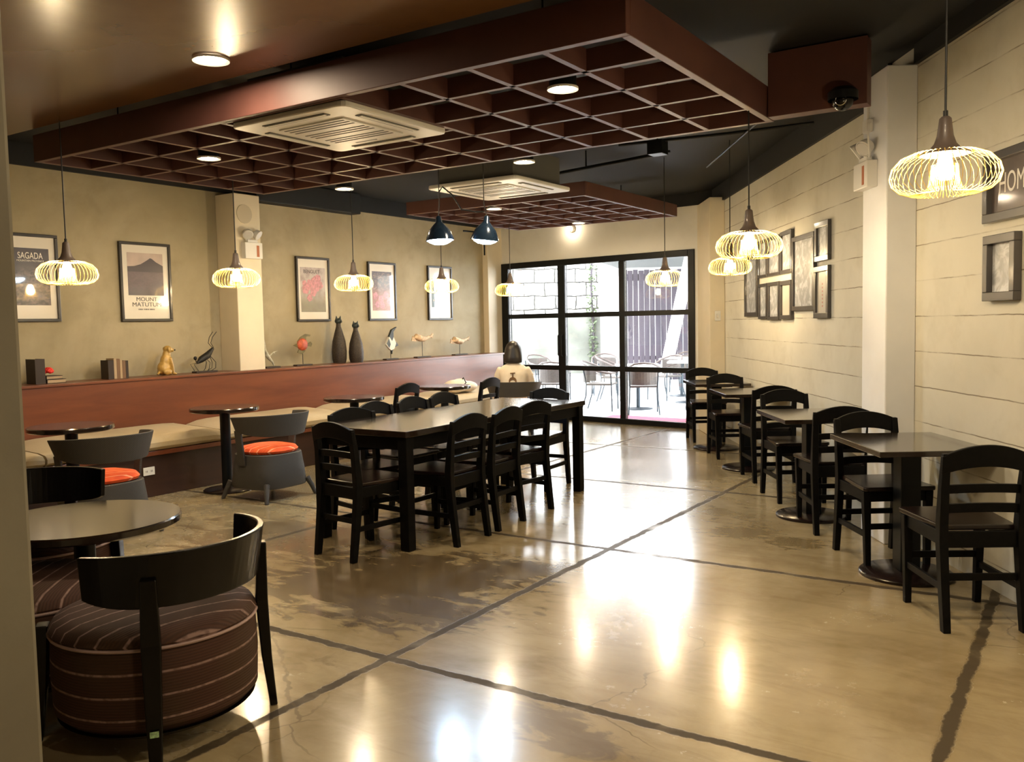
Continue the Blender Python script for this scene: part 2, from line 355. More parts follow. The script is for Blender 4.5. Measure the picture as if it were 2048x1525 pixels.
# ------------------------------------------------------------------ geometry helpers
class MB:
    def __init__(s): s.bm = bmesh.new(); s.mi = 0
    def _f(s, vs):
        try:
            f = s.bm.faces.new(vs); f.material_index = s.mi; return f
        except ValueError: return None
    def box(s, x0, x1, y0, y1, z0, z1, M4=None):
        P = [Vector(p) for p in ((x0,y0,z0),(x1,y0,z0),(x1,y1,z0),(x0,y1,z0),(x0,y0,z1),(x1,y0,z1),(x1,y1,z1),(x0,y1,z1))]
        if M4 is not None: P = [M4 @ p for p in P]
        v = [s.bm.verts.new(p) for p in P]
        for a in ((3,2,1,0),(4,5,6,7),(0,1,5,4),(1,2,6,5),(2,3,7,6),(3,0,4,7)): s._f([v[i] for i in a])
        return s
    def cbox(s, c, d, rot=(0,0,0)):
        M4 = Matrix.Translation(c) @ Euler(rot).to_matrix().to_4x4()
        return s.box(-d[0]/2, d[0]/2, -d[1]/2, d[1]/2, -d[2]/2, d[2]/2, M4)
    def prism(s, poly, z0, z1, M4=None):
        M4 = M4 or Matrix.Identity(4)
        a = [s.bm.verts.new(M4 @ Vector((p[0], p[1], z0))) for p in poly]
        b = [s.bm.verts.new(M4 @ Vector((p[0], p[1], z1))) for p in poly]
        s._f(a[::-1]); s._f(b); n = len(poly)
        for i in range(n): s._f([a[i], a[(i+1) % n], b[(i+1) % n], b[i]])
        return s
    def rings(s, rs, closed=False, caps=True):
        V = [[s.bm.verts.new(p) for p in r] for r in rs]; n = len(V[0])
        k = len(V)
        for i in range(k if closed else k-1):
            a, b = V[i], V[(i+1) % k]
            for j in range(n): s._f([a[j], a[(j+1) % n], b[(j+1) % n], b[j]])
        if caps and not closed: s._f(V[0][::-1]); s._f(V[-1])
        return s
    def tube(s, pts, r, n=8, closed=False, caps=True):
        pts = [Vector(p) for p in pts]; k = len(pts); out = []
        rr = r if isinstance(r, (list, tuple)) else [r]*k
        prev = None
        for i, p in enumerate(pts):
            if closed: t = pts[(i+1) % k] - pts[i-1]
            else: t = pts[min(i+1, k-1)] - pts[max(i-1, 0)]
            t.normalize()
            if prev is None:
                a = Vector((0,0,1)) if abs(t.z) < 0.9 else Vector((1,0,0)); nx = t.cross(a).normalized()
            else:
                nx = (prev - t*prev.dot(t)); nx = nx.normalized() if nx.length > 1e-6 else t.orthogonal().normalized()
            prev = nx; ny = t.cross(nx)
            out.append([p + (nx*math.cos(2*PI*j/n) + ny*math.sin(2*PI*j/n))*rr[i] for j in range(n)])
        return s.rings(out, closed, caps)
    def beam(s, pts, sec):
        """rectangular horizontal sections along a mostly vertical polyline; sec = (wx, wy) or a list"""
        out = []
        for i, p in enumerate(pts):
            wx, wy = sec[i] if isinstance(sec, list) else sec
            x, y, z = p
            out.append([Vector((x-wx/2, y-wy/2, z)), Vector((x+wx/2, y-wy/2, z)), Vector((x+wx/2, y+wy/2, z)), Vector((x-wx/2, y+wy/2, z))])
        return s.rings(out)
    def lathe(s, prof, n=32, c=(0,0,0), M4=None, sx=1.0, sy=1.0, closed=False):
        M4 = M4 or Matrix.Identity(4); c = Vector(c); out = []
        for r, z in prof:
            out.append([M4 @ (c + Vector((sx*max(r, 1e-4)*math.cos(2*PI*j/n), sy*max(r, 1e-4)*math.sin(2*PI*j/n), z))) for j in range(n)])
        return s.rings(out, closed, False)
    def ball(s, c, r, n=16, rot=None):
        r = r if isinstance(r, (tuple, list)) else (r, r, r)
        Mx = Matrix.Translation(c) @ (Euler(rot).to_matrix().to_4x4() if rot else Matrix.Identity(4)) @ Matrix.Diagonal((*r, 1))
        k = max(6, n//2)
        return s.lathe([(math.sin(PI*i/k), -math.cos(PI*i/k)) for i in range(k+1)], n, M4=Mx)
    def arcband(s, r, a0, a1, z0f, z1f, th=0.02, n=24, c=(0,0), rf=None):
        """curved board: z0f/z1f give bottom/top z against 0..1 along the arc; rf extra radius at bottom/top"""
        out = []
        for i in range(n+1):
            t = i/n; a = a0 + (a1-a0)*t; rb, rtp = (rf(t) if rf else (0, 0)); u = Vector((math.cos(a), math.sin(a), 0)); o = Vector((c[0], c[1], 0))
            zb, zt = z0f(t), z1f(t)
            out.append([o + u*(r+rb-th/2) + Vector((0,0,zb)), o + u*(r+rb+th/2) + Vector((0,0,zb)),
                        o + u*(r+rtp+th/2) + Vector((0,0,zt)), o + u*(r+rtp-th/2) + Vector((0,0,zt))])
        return s.rings(out)
    def build(s, name, mat, parent=None, smooth=False, bevel=0.0, seg=2, remesh=0.0, M4=None):
        bmesh.ops.recalc_face_normals(s.bm, faces=s.bm.faces)
        me = bpy.data.meshes.new(name); s.bm.to_mesh(me); s.bm.free()
        for mm in (mat if isinstance(mat, (list, tuple)) else [mat]): me.materials.append(mm)
        o = bpy.data.objects.new(name, me); COL.objects.link(o)
        if parent is not None: o.parent = parent
        if M4 is not None: o.matrix_local = M4
        if remesh:
            md = o.modifiers.new('remesh', 'REMESH'); md.mode = 'VOXEL'; md.voxel_size = remesh; md.use_smooth_shade = True
            sm = o.modifiers.new('smooth', 'SMOOTH'); sm.iterations = 4; sm.factor = 0.5
            dg = bpy.context.evaluated_depsgraph_get(); dg.update()
            nm = bpy.data.meshes.new_from_object(o.evaluated_get(dg)); o.modifiers.clear(); o.data = nm; nm.name = name
            if not nm.materials: nm.materials.append(mat)
            smooth = True
        if smooth:
            o.data.polygons.foreach_set('use_smooth', [True]*len(o.data.polygons))
            if not remesh:
                try: o.data.set_sharp_from_angle(angle=R(40))
                except Exception: pass
        if bevel:
            md = o.modifiers.new('bevel', 'BEVEL'); md.width = bevel; md.segments = seg; md.limit_method = 'ANGLE'; md.angle_limit = R(40)
        return o
def tag(o, label=None, cat=None, group=None, kind=None):
    if label: o['label'] = label
    if cat: o['category'] = cat
    if group: o['group'] = group
    if kind: o['kind'] = kind
    return o
def thing(name, loc, rz=0.0, label=None, cat=None, group=None, M4=None):
    o = bpy.data.objects.new(name, None); COL.objects.link(o); o.empty_display_size = 0.1
    if M4 is not None: o.matrix_world = M4
    else: o.location = loc; o.rotation_euler = (0, 0, rz)
    return tag(o, label, cat, group)
def copy_tree(o, parent=None):
    c = o.copy(); COL.objects.link(c)
    if parent is not None: c.parent = parent
    for ch in ALLKIDS(o): copy_tree(ch, c)
    return c
def ALLKIDS(o): return [x for x in COL.objects if x.parent == o]
def wallM(origin, X, Z):
    X = Vector(X).normalized(); Z = Vector(Z).normalized(); Y = Z.cross(X)
    mm = Matrix.Identity(4)
    for i in range(3): mm[i][0] = X[i]; mm[i][1] = Y[i]; mm[i][2] = Z[i]; mm[i][3] = origin[i]
    return mm
def text(name, body, size, mat, parent, x, y, z=0.002, align='CENTER', sx=1.0, spacing=1.0, ext=0.0008):
    cu = bpy.data.curves.new(name, 'FONT'); cu.body = body; cu.size = size; cu.align_x = align; cu.extrude = ext; cu.space_character = spacing
    o = bpy.data.objects.new(name, cu); COL.objects.link(o)
    dg = bpy.context.evaluated_depsgraph_get(); me = bpy.data.meshes.new_from_object(o.evaluated_get(dg))
    bpy.data.objects.remove(o); me.materials.clear(); me.materials.append(mat); me.name = name
    n = bpy.data.objects.new(name, me); COL.objects.link(n); n.parent = parent; n.location = (x, y, z); n.scale = (sx, 1, 1)
    return n

# ------------------------------------------------------------------ the room
aC = R(32.3326); nC = Vector((math.cos(aC), math.sin(aC), 0)); dC = Vector((-math.sin(aC), math.cos(aC), 0))
aD = R(-8.0742); dD = Vector((math.cos(aD), math.sin(aD), 0)); nD = Vector((-math.sin(aD), math.cos(aD), 0))
Z3 = Vector((0, 0, 1))
NR, NB, XL, YN, CEIL = 2.426, 10.266, -7.8, -2.2, 3.1
def W(t, n, z=0.0): return nC*n + dC*t + Z3*z         # right-wall coordinates: along the wall, out to the wall, up
def Bk(s, n, z=0.0): return dD*s + nD*(NB+n) + Z3*z    # back-wall coordinates
def struct(mb, name, mat, **k):
    o = mb.build(name, mat, **k); o['kind'] = 'structure'; return o
def M_W():                                             # matrix: local x = along wall (t), y = -into the room
    mm = Matrix.Identity(4)
    for i in range(3): mm[i][0] = dC[i]; mm[i][1] = -nC[i]; mm[i][2] = Z3[i]
    return mm
def M_B():
    mm = Matrix.Identity(4)
    for i in range(3): mm[i][0] = dD[i]; mm[i][1] = nD[i]; mm[i][2] = Z3[i]
    return mm
MW, MBk = M_W(), M_B()
cLB = Vector((XL, (NB - 0.14046*XL)/0.99009, 0))
cRB = Vector((-4.056, 10.944, 0)); cRN = W(-4.3, NR)
poly = [(XL, YN), (cRN.x, YN), (cRN.x, cRN.y), (cRB.x, cRB.y), (cLB.x, cLB.y)]
g = MB(); g.prism([(-8.1, -2.4), (4.8, -2.4), (4.8, -1.2), (cRB.x+0.25, cRB.y+0.05), (cLB.x-0.3, cLB.y+0.1)], -0.12, 0.0); struct(g, 'floor', M['floor'])
g = MB(); g.prism([(-8.1, 3.3), (2.6, 3.3), (-3.6, 11.3), (-8.1, 11.7)], CEIL, CEIL+0.1)
struct(g, 'ceiling', M['black_paint'])
g = MB(); g.prism([(-8.1, -2.4), (4.8, -2.4), (1.4, 3.46), (-8.1, 3.46)], 2.9, 3.3)
struct(g, 'ceiling_soffit', M['soffit'])
g = MB(); g.box(XL-0.2, XL, YN-0.2, cLB.y+0.2, 0, 3.2); struct(g, 'wall_left', M['wall_left'])
g = MB(); g.box(XL-0.2, 4.9, YN-0.2, YN, 0, 3.2); struct(g, 'wall_near', M['bench_dark'])
g = MB(); g.box(-4.5, 12.95, -NR-0.2, -NR, 0, 3.2); struct(g, 'wall_right', M['wall_right'], M4=MW)
# back wall with the door opening  (local x=s, y=n)
SL, SR, DTOP = -9.243, -5.837, 2.375
g = MB(); g.box(SR, -5.5, NB, NB+0.2, 0, 3.2); g.box(SL-0.4, SL, NB, NB+0.2, 0, 3.2); g.box(SL, SR, NB, NB+0.2, DTOP, 3.2); struct(g, 'wall_back', M['wall_back'], M4=MBk)
# bands of black paint at the wall heads
g = MB(); g.box(XL, XL+0.03, YN, cLB.y, 2.905, CEIL); struct(g, 'trim_1', M['black_paint'])
g = MB(); g.box(-9.1, -5.5, NB-0.03, NB, 2.935, CEIL); struct(g, 'trim_2', M['black_paint'], M4=MBk)
g = MB(); g.box(5.92, 12.2, -NR, -NR+0.03, 2.89, CEIL); g.box(-1.0, 5.53, -NR, -NR+0.03, 2.985, CEIL); struct(g, 'trim_3', M['black_paint'], M4=MW)
# columns
g = MB(); g.box(5.535, 5.92, -NR, -2.238, 0, 2.985); o = struct(g, 'wall_right_pilaster_near', M['column'], M4=MW, bevel=0.008)
g = MB(); g.box(10.82, 12.3, -NR, -2.24, 0, 2.93); struct(g, 'wall_right_pilaster_far', M['column_cream'], M4=MW, bevel=0.008)
g = MB(); g.box(XL, -7.50, 6.17, 6.51, 0, 2.87); struct(g, 'wall_left_pilaster_middle', M['column_cream'], bevel=0.008)
g = MB(); g.box(XL, -7.70, 11.08, 11.6, 0, 2.93); struct(g, 'wall_left_pilaster_corner', M['column_cream'], bevel=0.006)
g = MB(); g.box(-2.75, -1.728, 0.30, 0.90, 0, 2.9); struct(g, 'wall_left_pillar_near', M['pillar'], bevel=0.01)

# ------------------------------------------------------------------ glazed door (fixed grid of black frames)
fr = MB(); yb0, yb1 = NB-0.02, NB+0.07
def fbox(s0, s1, z0, z1, d=0.0): fr.box(s0, s1, yb0+d, yb1-d, z0, z1)
fbox(-9.24, -9.10, 0, 2.372); fbox(-5.935, -5.837, 0, 2.372); fbox(-9.10, -5.935, 2.285, 2.372); fbox(-9.10, -5.935, 0, 0.075)
o = struct(fr, 'door_1', M['black_metal'], M4=MBk, bevel=0.006)
bars = MB()
for (a, b) in ((-8.125, -7.994), (-7.035, -6.945)): bars.box(a, b, yb0+0.01, yb1-0.01, 0.075, 2.285)
for (a, b) in ((-9.10, -8.125), (-7.994, -7.035), (-6.945, -5.935)):
    for z in (0.775, 1.552): bars.box(a, b, yb0+0.015, yb1-0.015, z-0.035, z+0.035)
bo = bars.build('glazing_bar', M['black_metal'], o, bevel=0.004)
xs = [(-9.10, -8.125), (-7.994, -7.035), (-6.945, -5.935)]; zs = [(0.075, 0.74), (0.81, 1.517), (1.587, 2.285)]
for a, b in xs:
    for c, d in zs:
        g = MB(); g.box(a, b, NB+0.022, NB+0.028, c, d); g.build('glass_pane', M['glass'], o)
for s0 in (-8.03, -8.09):
    g = MB(); g.tube([(s0, NB-0.035, 0.95), (s0, NB-0.06, 0.97), (s0, NB-0.06, 1.25), (s0, NB-0.035, 1.27)], 0.008, 8); g.build('pull_handle', M['black_metal'], o, smooth=True)

# ------------------------------------------------------------------ bench with its tall back and ledge
bench = thing('wall_bench', (-7.4, 4.6, 0), 0, 'long built-in wooden bench with red-brown back panel and beige seat cushions along left wall', 'bench')
bench.location = (0, 0, 0)
y0b, y1b = -1.5, 11.0
g = MB(); g.box(-7.39, -6.81, y0b, y1b, 0, 0.36); g.build('base', M['bench_dark'], bench, bevel=0.004)
g = MB(); g.box(-7.39, -6.785, y0b, y1b, 0.36, 0.40); g.build('seat_board', M['bench_red'], bench, bevel=0.004)
g = MB(); g.box(-7.46, -7.40, y0b, y1b, 0, 0.985); g.build('back_panel', M['bench_red'], bench)
g = MB(); g.box(-7.77, -7.385, y0b, 6.16, 0.985, 1.008); g.box(-7.49, -7.385, 6.16, 6.52, 0.985, 1.008); g.box(-7.77, -7.385, 6.52, 11.05, 0.985, 1.008)
g.build('ledge', M['bench_red'], bench, bevel=0.003)
yy = y0b
for i in range(7):
    L = 1.72; g = MB(); n = 14; rs = []
    ya, yb_ = yy+0.01, min(yy+L-0.01, y1b)
    for k in range(n+1):
        t = k/n; e = 1 - abs(2*t-1)**8; y = ya+(yb_-ya)*t; prof = []
        for (x, z) in ((-7.385, 0.405), (-6.80, 0.405), (-6.765, 0.435), (-6.76, 0.475), (-6.79, 0.515), (-6.87, 0.535), (-7.1, 0.55), (-7.385, 0.565)):
            prof.append(Vector((x, y, 0.405 + (z-0.405)*(0.75+0.25*e))))
        rs.append(prof)
    g.rings(rs); g.build('seat_cushion', M['bench_cloth'], bench, smooth=True)
    yy += L
    if yy >= y1b: break
ol = thing('wall_outlet', (-6.808, 4.571, 0.23), 0, 'small white electrical outlet low on bench base behind nearest orange cushion', 'outlet')
g = MB(); g.box(0, 0.008, -0.055, 0.055, -0.035, 0.035); g.build('cover_plate', M['white_plastic'], ol, bevel=0.002)
g = MB()
for a in (-0.025, 0.025): g.box(0.008, 0.0095, a-0.008, a-0.004, -0.008, 0.008); g.box(0.008, 0.0095, a+0.004, a+0.008, -0.008, 0.008)
g.build('socket_slot', M['slot'], ol)
sw = thing('light_switch', (0, 0, 0), 0, 'small pale light switch on far right cream column', 'switch', M4=wallM(W(10.815, 2.335, 1.49), nC, -dC))
g = MB(); g.box(-0.035, 0.035, -0.06, 0.06, 0, 0.008); g.build('cover_plate', M['white_plastic'], sw, bevel=0.002)
g = MB(); g.box(-0.012, 0.012, -0.025, 0.025, 0.008, 0.013); g.build('rocker', M['chrome'], sw, bevel=0.001)

# ------------------------------------------------------------------ ceiling coffers
def coffer(name, x0, x1, y0, y1, nx, ny, zb, hf, label, skip=None, hmx=0.11):
    root = thing(name, (0, 0, 0), 0, label, 'ceiling grid'); th = 0.034
    g = MB()
    g.box(x0, x1, y0, y0+0.045, zb, zb+hf); g.box(x0, x1, y1-0.045, y1, zb, zb+hf)
    g.box(x0, x0+0.045, y0+0.045, y1-0.045, zb, zb+hf); g.box(x1-0.045, x1, y0+0.045, y1-0.045, zb, zb+hf)
    g.build('fascia', M['coffer'], root, bevel=0.003)
    g = MB(); hm = min(hf, hmx)
    def seg(xa, xb, ya, yb):
        if skip:
            sx0, sx1, sy0, sy1 = skip
            if xb-xa > yb-ya and sy0 < (ya+yb)/2 < sy1:
                if xa < sx0: g.box(xa, min(xb, sx0), ya, yb, zb+0.001, zb+hm)
                if xb > sx1: g.box(max(xa, sx1), xb, ya, yb, zb+0.001, zb+hm)
                return
            if yb-ya > xb-xa and sx0 < (xa+xb)/2 < sx1:
                if ya < sy0: g.box(xa, xb, ya, min(yb, sy0), zb+0.001, zb+hm)
                if yb > sy1: g.box(xa, xb, max(ya, sy1), yb, zb+0.001, zb+hm)
                return
        g.box(xa, xb, ya, yb, zb+0.001, zb+hm)
    for i in range(1, nx):
        x = x0+(x1-x0)*i/nx; seg(x-th/2, x+th/2, y0+0.045, y1-0.045)
    xa = x0+0.045
    for j in range(1, ny):
        y = y0+(y1-y0)*j/ny; seg(xa, x1-0.045, y-th/2+0.0005, y+th/2-0.0005)
    g.build('lattice', M['coffer'], root)
    if skip:
        sx0, sx1, sy0, sy1 = skip; g = MB()
        g.box(sx0-0.03, sx1+0.03, sy0-0.03, sy0, zb, zb+hm); g.box(sx0-0.03, sx1+0.03, sy1, sy1+0.03, zb, zb+hm)
        g.box(sx0-0.03, sx0, sy0, sy1, zb, zb+hm); g.box(sx1, sx1+0.03, sy0, sy1, zb, zb+hm)
        g.build('opening_surround', M['coffer'], root)
    g = MB()
    for x in (x0+0.6, (x0+x1)/2, x1-0.6):
        for y in (y0+0.3, y1-0.3): g.tube([(x, y, zb+hf-0.03), (x, y, CEIL)], 0.006, 6)
    g.build('hanger_rod', M['black_metal'], root)
    return root
coffer('coffered_ceiling_panel', -6.50, -1.71, 3.55, 5.70, 11, 5, 2.70, 0.195, 'large red-brown suspended lattice ceiling panel over the long table, nearer one', (-4.43, -3.46, 3.61, 4.60))
coffer('coffered_ceiling_panel', -6.50, -4.20, 7.76, 10.08, 6, 6, 2.70, 0.14, 'smaller red-brown suspended lattice ceiling panel near the glazed door', None, 0.075)
bm_ = thing('ceiling_beam', (0, 0, 0), 0, 'deep red-brown beam from the large ceiling lattice towards the white column', 'beam')
g = MB(); g.box(-1.705, -1.12, 5.545, 5.66, 2.70, 3.09); g.build('face_board', M['coffer'], bm_, bevel=0.003)
def cassette(loc, label, size=0.95):
    t = thing('ceiling_air_conditioner', loc, 0, label, 'air conditioner'); h = size/2
    g = MB(); c = 0.05; P = []
    for (sx, sy) in ((1, 1), (-1, 1), (-1, -1), (1, -1)):
        for k in range(4):
            a = math.atan2(sy, sx) - R(45) + R(30)*k
            P.append((sx*(h-c)+c*math.cos(a), sy*(h-c)+c*math.sin(a)))
    g.prism(P, 0, 0.035); g.build('panel', M['cassette'], t, bevel=0.008)
    g = MB(); g.box(-h+0.08, h-0.08, -h+0.08, h-0.08, 0.035, 0.30); g.build('casing', M['slot'], t)
    for k in range(4):
        Mk = Matrix.Rotation(R(90)*k, 4, 'Z'); g = MB(); g.box(-0.26, 0.26, h-0.115, h-0.065, -0.004, 0.0, Mk); f = g.build('air_slot', M['slot'], t)
        g = MB(); g.box(-0.25, 0.25, h-0.095, h-0.075, -0.009, -0.004, Mk); g.build('louvre', M['cassette'], f)
    g = MB(); g.box(-0.27, 0.27, -0.27, 0.27, -0.008, 0.0); gr = g.build('intake_grille', M['white_plastic'], t, bevel=0.003)
    g = MB()
    for k in range(12):
        if k % 4 == 3: continue
        y = -0.24+0.48*k/11; g.box(-0.25, 0.25, y-0.007, y+0.007, -0.0095, -0.008)
    g.build('grille_slit', M['slot'], gr)
    g = MB(); g.box(-0.16, 0.02, 0.285, 0.305, -0.003, 0.0); g.build('display_strip', M['slot'], t)
    return t
cassette((-3.945, 4.105, 2.672), 'square white cassette air conditioner set in the large ceiling lattice')
cassette((-4.50, 6.70, 2.655), 'square white cassette air conditioner hung between the two ceiling lattices')

# ------------------------------------------------------------------ recessed and can downlights
def downlight(loc, label, can=0.0, r=0.062, group=None):
    t = thing('ceiling_downlight', loc, 0, label, 'ceiling light', group)
    g = MB(); g.lathe([(r+0.022, -0.006), (r+0.022, 0.006), (r, 0.006), (r-0.002, -0.002)], 28, closed=True); g.build('trim_ring', M['white_plastic'], t, smooth=True)
    g = MB(); g.lathe([(0.0, -0.001), (r-0.003, -0.001), (r-0.003, 0.004), (0.0, 0.004)], 28); g.build('lamp_lens', M['down'], t)
    if can:
        g = MB(); g.lathe([(r+0.012, 0.006), (r+0.012, 0.12), (0.012, 0.13), (0.012, can)], 24); g.build('housing', M['black_metal'], t, smooth=True)
    return t
downlight((-3.976, 3.158, 2.893), 'round warm downlight set in the glossy brown ceiling', r=0.075)
downlight((-2.39, 4.18, 2.70), 'bright warm downlight in the large lattice, right of the air conditioner', 0.39)
downlight((-5.42, 4.25, 2.70), 'warm downlight in the large lattice, left of the air conditioner', 0.39)
downlight((-5.69, 5.93, 2.70), 'warm can downlight just past the left part of the large lattice', 0.39)
downlight((-3.70, 5.85, 2.70), 'warm can downlight just past the large lattice, above the white cassette unit', 0.39)
downlight((-5.46, 8.00, 2.70), 'small warm downlight in the far lattice, nearer of its two', 0.39)
downlight((-5.44, 9.86, 2.70), 'small warm downlight at the far edge of the far lattice', 0.39)
for (x, y) in ((0.9, 1.3), (-0.4, 2.5)):  # extra lamps added out of view to light the near part of the room
    downlight((x, y, 2.893), 'added warm fill downlight in the glossy brown ceiling near the viewer, out of frame', r=0.075, group='added fill downlights in the brown ceiling overhead')
bl = thing('wall_spotlight', (0, 0, 0), 0, 'small warm spotlight on the back wall above the glazed door', 'wall light', M4=wallM(Bk(-7.83, -0.0, 2.80), dD, -nD))
g = MB(); g.lathe([(0.05, 0), (0.05, 0.03), (0.03, 0.06)], 20); g.build('mount', M['white_plastic'], bl, smooth=True)
g = MB(); g.ball((0, 0, 0.09), 0.036, 16); g.build('lamp', M['spot'], bl, smooth=True)

# ------------------------------------------------------------------ conduits, cable tray and boxes on the black ceiling
def pipe(name, pts, r, label, cat='conduit', mat='black_metal'):
    g = MB(); g.tube(pts, r, 8); o = g.build(name, M[mat], smooth=True); return tag(o, label, cat)
pipe('ceiling_conduit', [(-3.55, 7.2, 3.02), (-2.6, 7.35, 3.02), (-1.9, 7.4, 3.02)], 0.014, 'thin dark conduit crossing the black ceiling towards the picture wall')
pipe('ceiling_conduit', [(-1.45, 5.75, 3.0), (-3.3, 8.7, 3.0)], 0.008, 'thin slanting conduit on the black ceiling beside the right wall')
g = MB(); g.cbox((-3.2, 7.25, 2.96), (0.14, 0.14, 0.12)); g.tube([(-3.2, 7.25, 3.02), (-3.2, 7.25, 3.1)], 0.01); o = g.build('junction_box', M['black_metal'], bevel=0.004); tag(o, 'small black junction box hanging from the black ceiling', 'junction box')
ct = thing('cable_tray', (0, 0, 0), 0, 'dark hanging tray rail on the black ceiling in front of the far lattice', 'cable tray')
g = MB(); g.tube([(-5.2, 7.55, 2.86), (-3.3, 7.62, 2.98)], 0.012); g.tube([(-5.2, 7.70, 2.90), (-3.3, 7.76, 3.02)], 0.012); g.build('rail', M['black_metal'], ct)
g = MB(); g.tube([(-4.1, 7.6, 2.93), (-4.1, 7.6, 3.1)], 0.008); g.build('hanger_rod', M['black_metal'], ct)
g = MB(); g.box(XL+0.03, -7.60, 6.56, 8.2, 2.84, 3.09); o = g.build('ceiling_duct', M['black_paint'], bevel=0.01); tag(o, 'short black duct box over the left wall beside the cream column', 'duct')
pipe('wall_conduit', [(-7.5, 10.2, 2.78), (-7.45, 10.55, 2.78), (-7.42, 10.6, 2.72), (-7.42, 10.6, 2.45)], 0.012, 'thin dark conduit turning down beside the corner left of the glazed door')
dm = thing('dome_camera', (-1.235, 5.455, 2.715), 0, 'black dome security camera on the red-brown beam near the white column', 'camera')
g = MB(); g.lathe([(0.085, 0.0), (0.085, 0.045), (0.06, 0.07), (0.0, 0.07)], 28); g.build('housing', M['black_metal'], dm, smooth=True)
g = MB(); g.ball((0, 0, 0.0), 0.062, 20); g.build('dome', M['black_gloss'], dm, smooth=True)
g = MB(); g.tube([(0.03*math.cos(a), -0.052, -0.008+0.03*math.sin(a)) for a in [2*PI*k/16 for k in range(16)]], 0.0035, 6, closed=True); g.build('lens_ring', M['chrome'], dm, smooth=True)

# ------------------------------------------------------------------ emergency light units
def emergency(Mw, label, conduit):
    t = thing('emergency_light', (0, 0, 0), 0, label, 'emergency light', M4=Mw)
    g = MB(); g.box(-0.10, 0.13, -0.17, 0.0, 0, 0.07); g.build('battery_box', M['white_plastic'], t, bevel=0.006)
    g = MB(); g.box(0.05, 0.085, -0.15, -0.03, 0.07, 0.0715); g.build('red_label', M['red_label'], t)
    g = MB(); g.box(-0.05, 0.08, 0.0, 0.03, 0.015, 0.055); g.build('lamp_bracket', M['white_plastic'], t, bevel=0.004)
    for sx in (-0.055, 0.075):
        Mx = Matrix.Translation((sx, 0.085, 0.06)) @ Euler((R(35), R(-25 if sx < 0 else 25), 0)).to_matrix().to_4x4()
        g = MB(); g.lathe([(0.02, -0.045), (0.045, -0.03), (0.055, 0.02), (0.048, 0.024)], 24, M4=Mx); h = g.build('lamp_head', M['white_plastic'], t, smooth=True)
        g = MB(); g.lathe([(0.0, 0.0), (0.02, 0.006), (0.046, 0.022), (0.046, 0.0235), (0.0, 0.0235)], 24, M4=Mx); g.build('reflector', M['reflector'], h, smooth=True)
        g = MB(); g.tube([(sx, 0.02, 0.035), (sx, 0.06, 0.03)], 0.01); g.build('swivel', M['white_plastic'], h, smooth=True)
    if conduit:
        g = MB(); g.box(-0.03, 0.05, 0.19, 0.27, 0, 0.04); g.build('junction_box', M['white_plastic'], t, bevel=0.004)
        g = MB(); g.tube([(0.01, 0.27, 0.015), (0.01, 0.55, 0.015), (-0.03, 0.62, 0.015), (-0.03, 0.74, 0.015)], 0.010); g.build('conduit', M['white_plastic'], t, smooth=True)
        g = MB(); g.tube([(0.05, 0.24, 0.02), (0.13, 0.22, 0.06), (0.15, 0.14, 0.07), (0.12, 0.03, 0.05)], 0.006); g.build('cable', M['white_plastic'], t, smooth=True)
    return t
emergency(wallM((-7.50, 6.34, 2.36), (0, 1, 0), (1, 0, 0)), 'white twin-head emergency light on the left cream column', False)
emergency(wallM(W(5.80, 2.238, 2.44), -dC, -nC), 'white twin-head emergency light with conduit on the right white column', True)
g = MB(); g.lathe([(0.10, 0), (0.10, 0.006), (0, 0.006)], 20, M4=wallM((-7.50, 6.30, 2.66), (0, 1, 0), (1, 0, 0))); o = g.build('column_patch', simple('grey_patch', (0.60, 0.53, 0.40), 0.7)); tag(o, 'faint grey round patch high on the left cream column', 'wall patch')

# ------------------------------------------------------------------ cage pendants
def make_pendant(name='cage_pendant_lamp'):
    t = thing(name, (0, 0, 0))
    g = MB(); g.tube([(0, 0, 0.20), (0, 0, 1.24)], 0.0045, 8); g.build('cord', M['cord'], t)
    g = MB(); g.lathe([(0.0, 0.215), (0.014, 0.213), (0.022, 0.205), (0.026, 0.17), (0.030, 0.14), (0.040, 0.11), (0.062, 0.085), (0.088, 0.072), (0.090, 0.069), (0.060, 0.078), (0.0, 0.10)], 32)
    g.build('socket_cone', M['cone'], t, smooth=True)
    g = MB(); g.tube([(0, 0, 0.20), (0, 0, 0.235)], 0.009, 10); g.build('cord_grip', M['cord'], t, smooth=True)
    g = MB(); N = 44
    prof = [(0.055, 0.078), (0.085, 0.082), (0.125, 0.078), (0.168, 0.060), (0.200, 0.026), (0.210, -0.012), (0.200, -0.045), (0.172, -0.070), (0.130, -0.084), (0.092, -0.082), (0.066, -0.060), (0.054, -0.020), (0.050, 0.03)]
    for k in range(N):
        a = 2*PI*k/N; sk = 0.10
        g.tube([(r*math.cos(a+sk*i/len(prof)), r*math.sin(a+sk*i/len(prof)), z) for i, (r, z) in enumerate([(a_*0.95, b_*0.97) for a_, b_ in prof])], 0.0013, 4)
    g.build('wire_cage', M['gold_wire'], t)
    g = MB(); g.lathe([(0.0, -0.03), (0.022, -0.026), (0.033, -0.008), (0.034, 0.015), (0.026, 0.05), (0.018, 0.075), (0.0, 0.08)], 12); g.build('bulb', M['bulb'], t, smooth=True)
    return t
pend0 = make_pendant()
